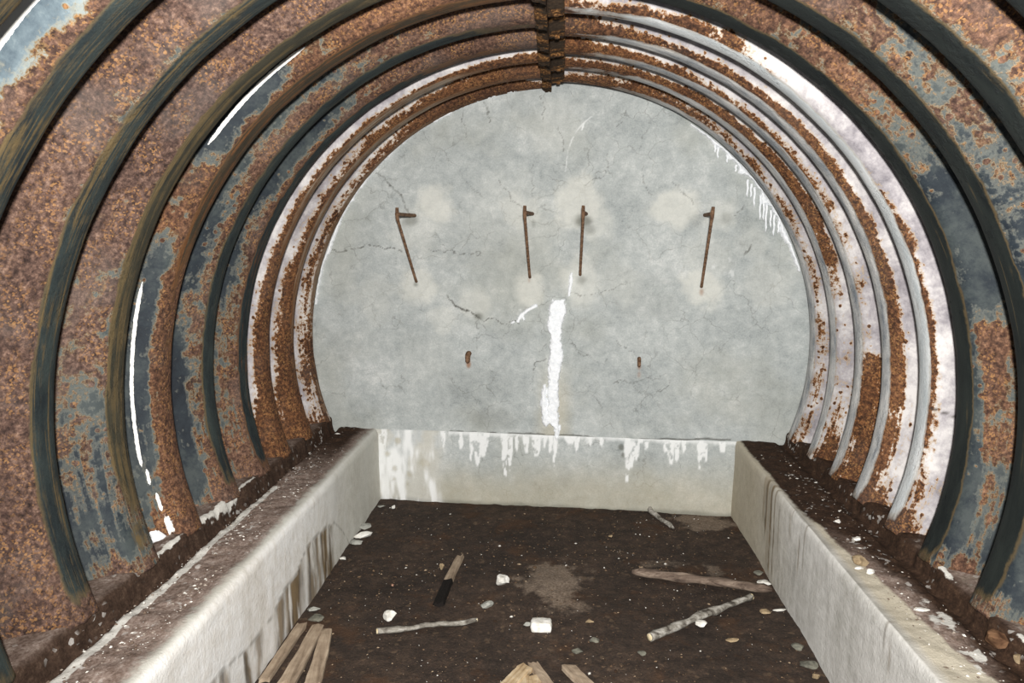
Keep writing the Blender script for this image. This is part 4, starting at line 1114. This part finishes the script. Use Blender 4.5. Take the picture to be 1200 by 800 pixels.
# loose lime fallen from the lined panel, piled at its foot
def pile(p, r, h, seed, label):
    n = 40
    a = np.linspace(-1, 1, n)
    Xg, Yg = np.meshgrid(a, a, indexing='ij')
    d = np.hypot(Xg, Yg) + .35 * (fbm(Xg * 2 + 9, Yg * 2, seed) - .5)
    Zg = h * (1 - sst(.1, .95, d)) * (.7 + .6 * fbm(Xg * 6, Yg * 6, seed + 1)) - .003
    o = link('lime_pile', grid_mesh('lime_pile', np.stack([Xg * r, Yg * r * 1.3, Zg], -1), None), LIME)
    o.location = p
    return tag(o, label, 'lime deposit')
pq = at(183, 627, ZLED)
pile((pq[0], pq[1], ZLED), .055, .035, 5, 'small white lime heap at the foot of the lime-lined panel on the left')

# ------------------------------------------------------------------ grit: uncountable crumbs
def crumbs(name, pts, sizes, mat, label):
    V, F = [], []
    rs = np.random.RandomState(len(pts))
    base = np.array([(1, 0, 0), (-1, 0, 0), (0, 1, 0), (0, -1, 0), (0, 0, 1), (0, 0, -1)], float)
    fc = [(0, 2, 4), (2, 1, 4), (1, 3, 4), (3, 0, 4), (2, 0, 5), (1, 2, 5), (3, 1, 5), (0, 3, 5)]
    for p, s in zip(pts, sizes):
        a = rs.rand() * 6.28
        m = base * (np.array([1, .7, .45]) * s * (.7 + .6 * rs.rand(3)))
        m = m * (.8 + .4 * rs.rand(6, 1))
        x = m[:, 0] * math.cos(a) - m[:, 1] * math.sin(a); y = m[:, 0] * math.sin(a) + m[:, 1] * math.cos(a)
        i = len(V)
        V += [(p[0] + x[j], p[1] + y[j], p[2] + m[j, 2]) for j in range(6)]
        F += [tuple(i + q for q in f) for f in fc]
    me = bpy.data.meshes.new(name); me.from_pydata(V, [], F); me.update()
    o = link(name, me, mat, None, smooth=False)
    return tag(o, label, 'grit', kind='stuff')

def grit_mat(name, stops):
    k = NT(name)
    r = k.n('ShaderNodeNewGeometry').outputs['Random Per Island']
    return k.done(k.ramp(r, stops, 'CONSTANT'), .95, .1)
rs = np.random.RandomState(5)
pts, sz = [], []
while len(pts) < 5200:
    x = rs.uniform(XL + .02, XR - .02); y = rs.uniform(1.2, 4.3)
    if float(vn(x * 3, y * 3, 8)) < rs.rand() * .9: continue
    pts.append((x, y, gz(x, y) + .001)); sz.append(.0022 + .0050 * rs.rand() ** 4 + (.007 if rs.rand() < .015 else 0))
crumbs('soil_grit', pts, sz, grit_mat('mixed_grit', [(0, srgb(60, 46, 36)), (.35, srgb(92, 74, 58)), (.62, srgb(124, 102, 80)), (.82, srgb(160, 140, 116)), (.94, srgb(214, 210, 202))]), 'brown and white grit scattered over the passage floor')
for side, lab in ((-1, 'white lime crumbs scattered on the dirt of the left bench'), (1, 'white lime crumbs scattered on the dirt of the right bench')):
    pts, sz = [], []
    while len(pts) < (1100 if side < 0 else 600):
        x = rs.uniform(1.10, 1.27); y = 1.4 + 2.6 * rs.rand() ** (1.4 if side < 0 else 2.6)
        if float(vn(x * 16, y * 7, 18)) < rs.rand(): continue
        pts.append((side * x, y, ZBEN + .004)); sz.append(.0022 + .006 * rs.rand() ** 4)
    crumbs('bench_crumbs', pts, sz, grit_mat('lime_crumb_%s' % ('left' if side < 0 else 'right'), [(0, srgb(110, 94, 82)), (.4, srgb(160, 148, 136)), (.66, srgb(222, 218, 210))]), lab)
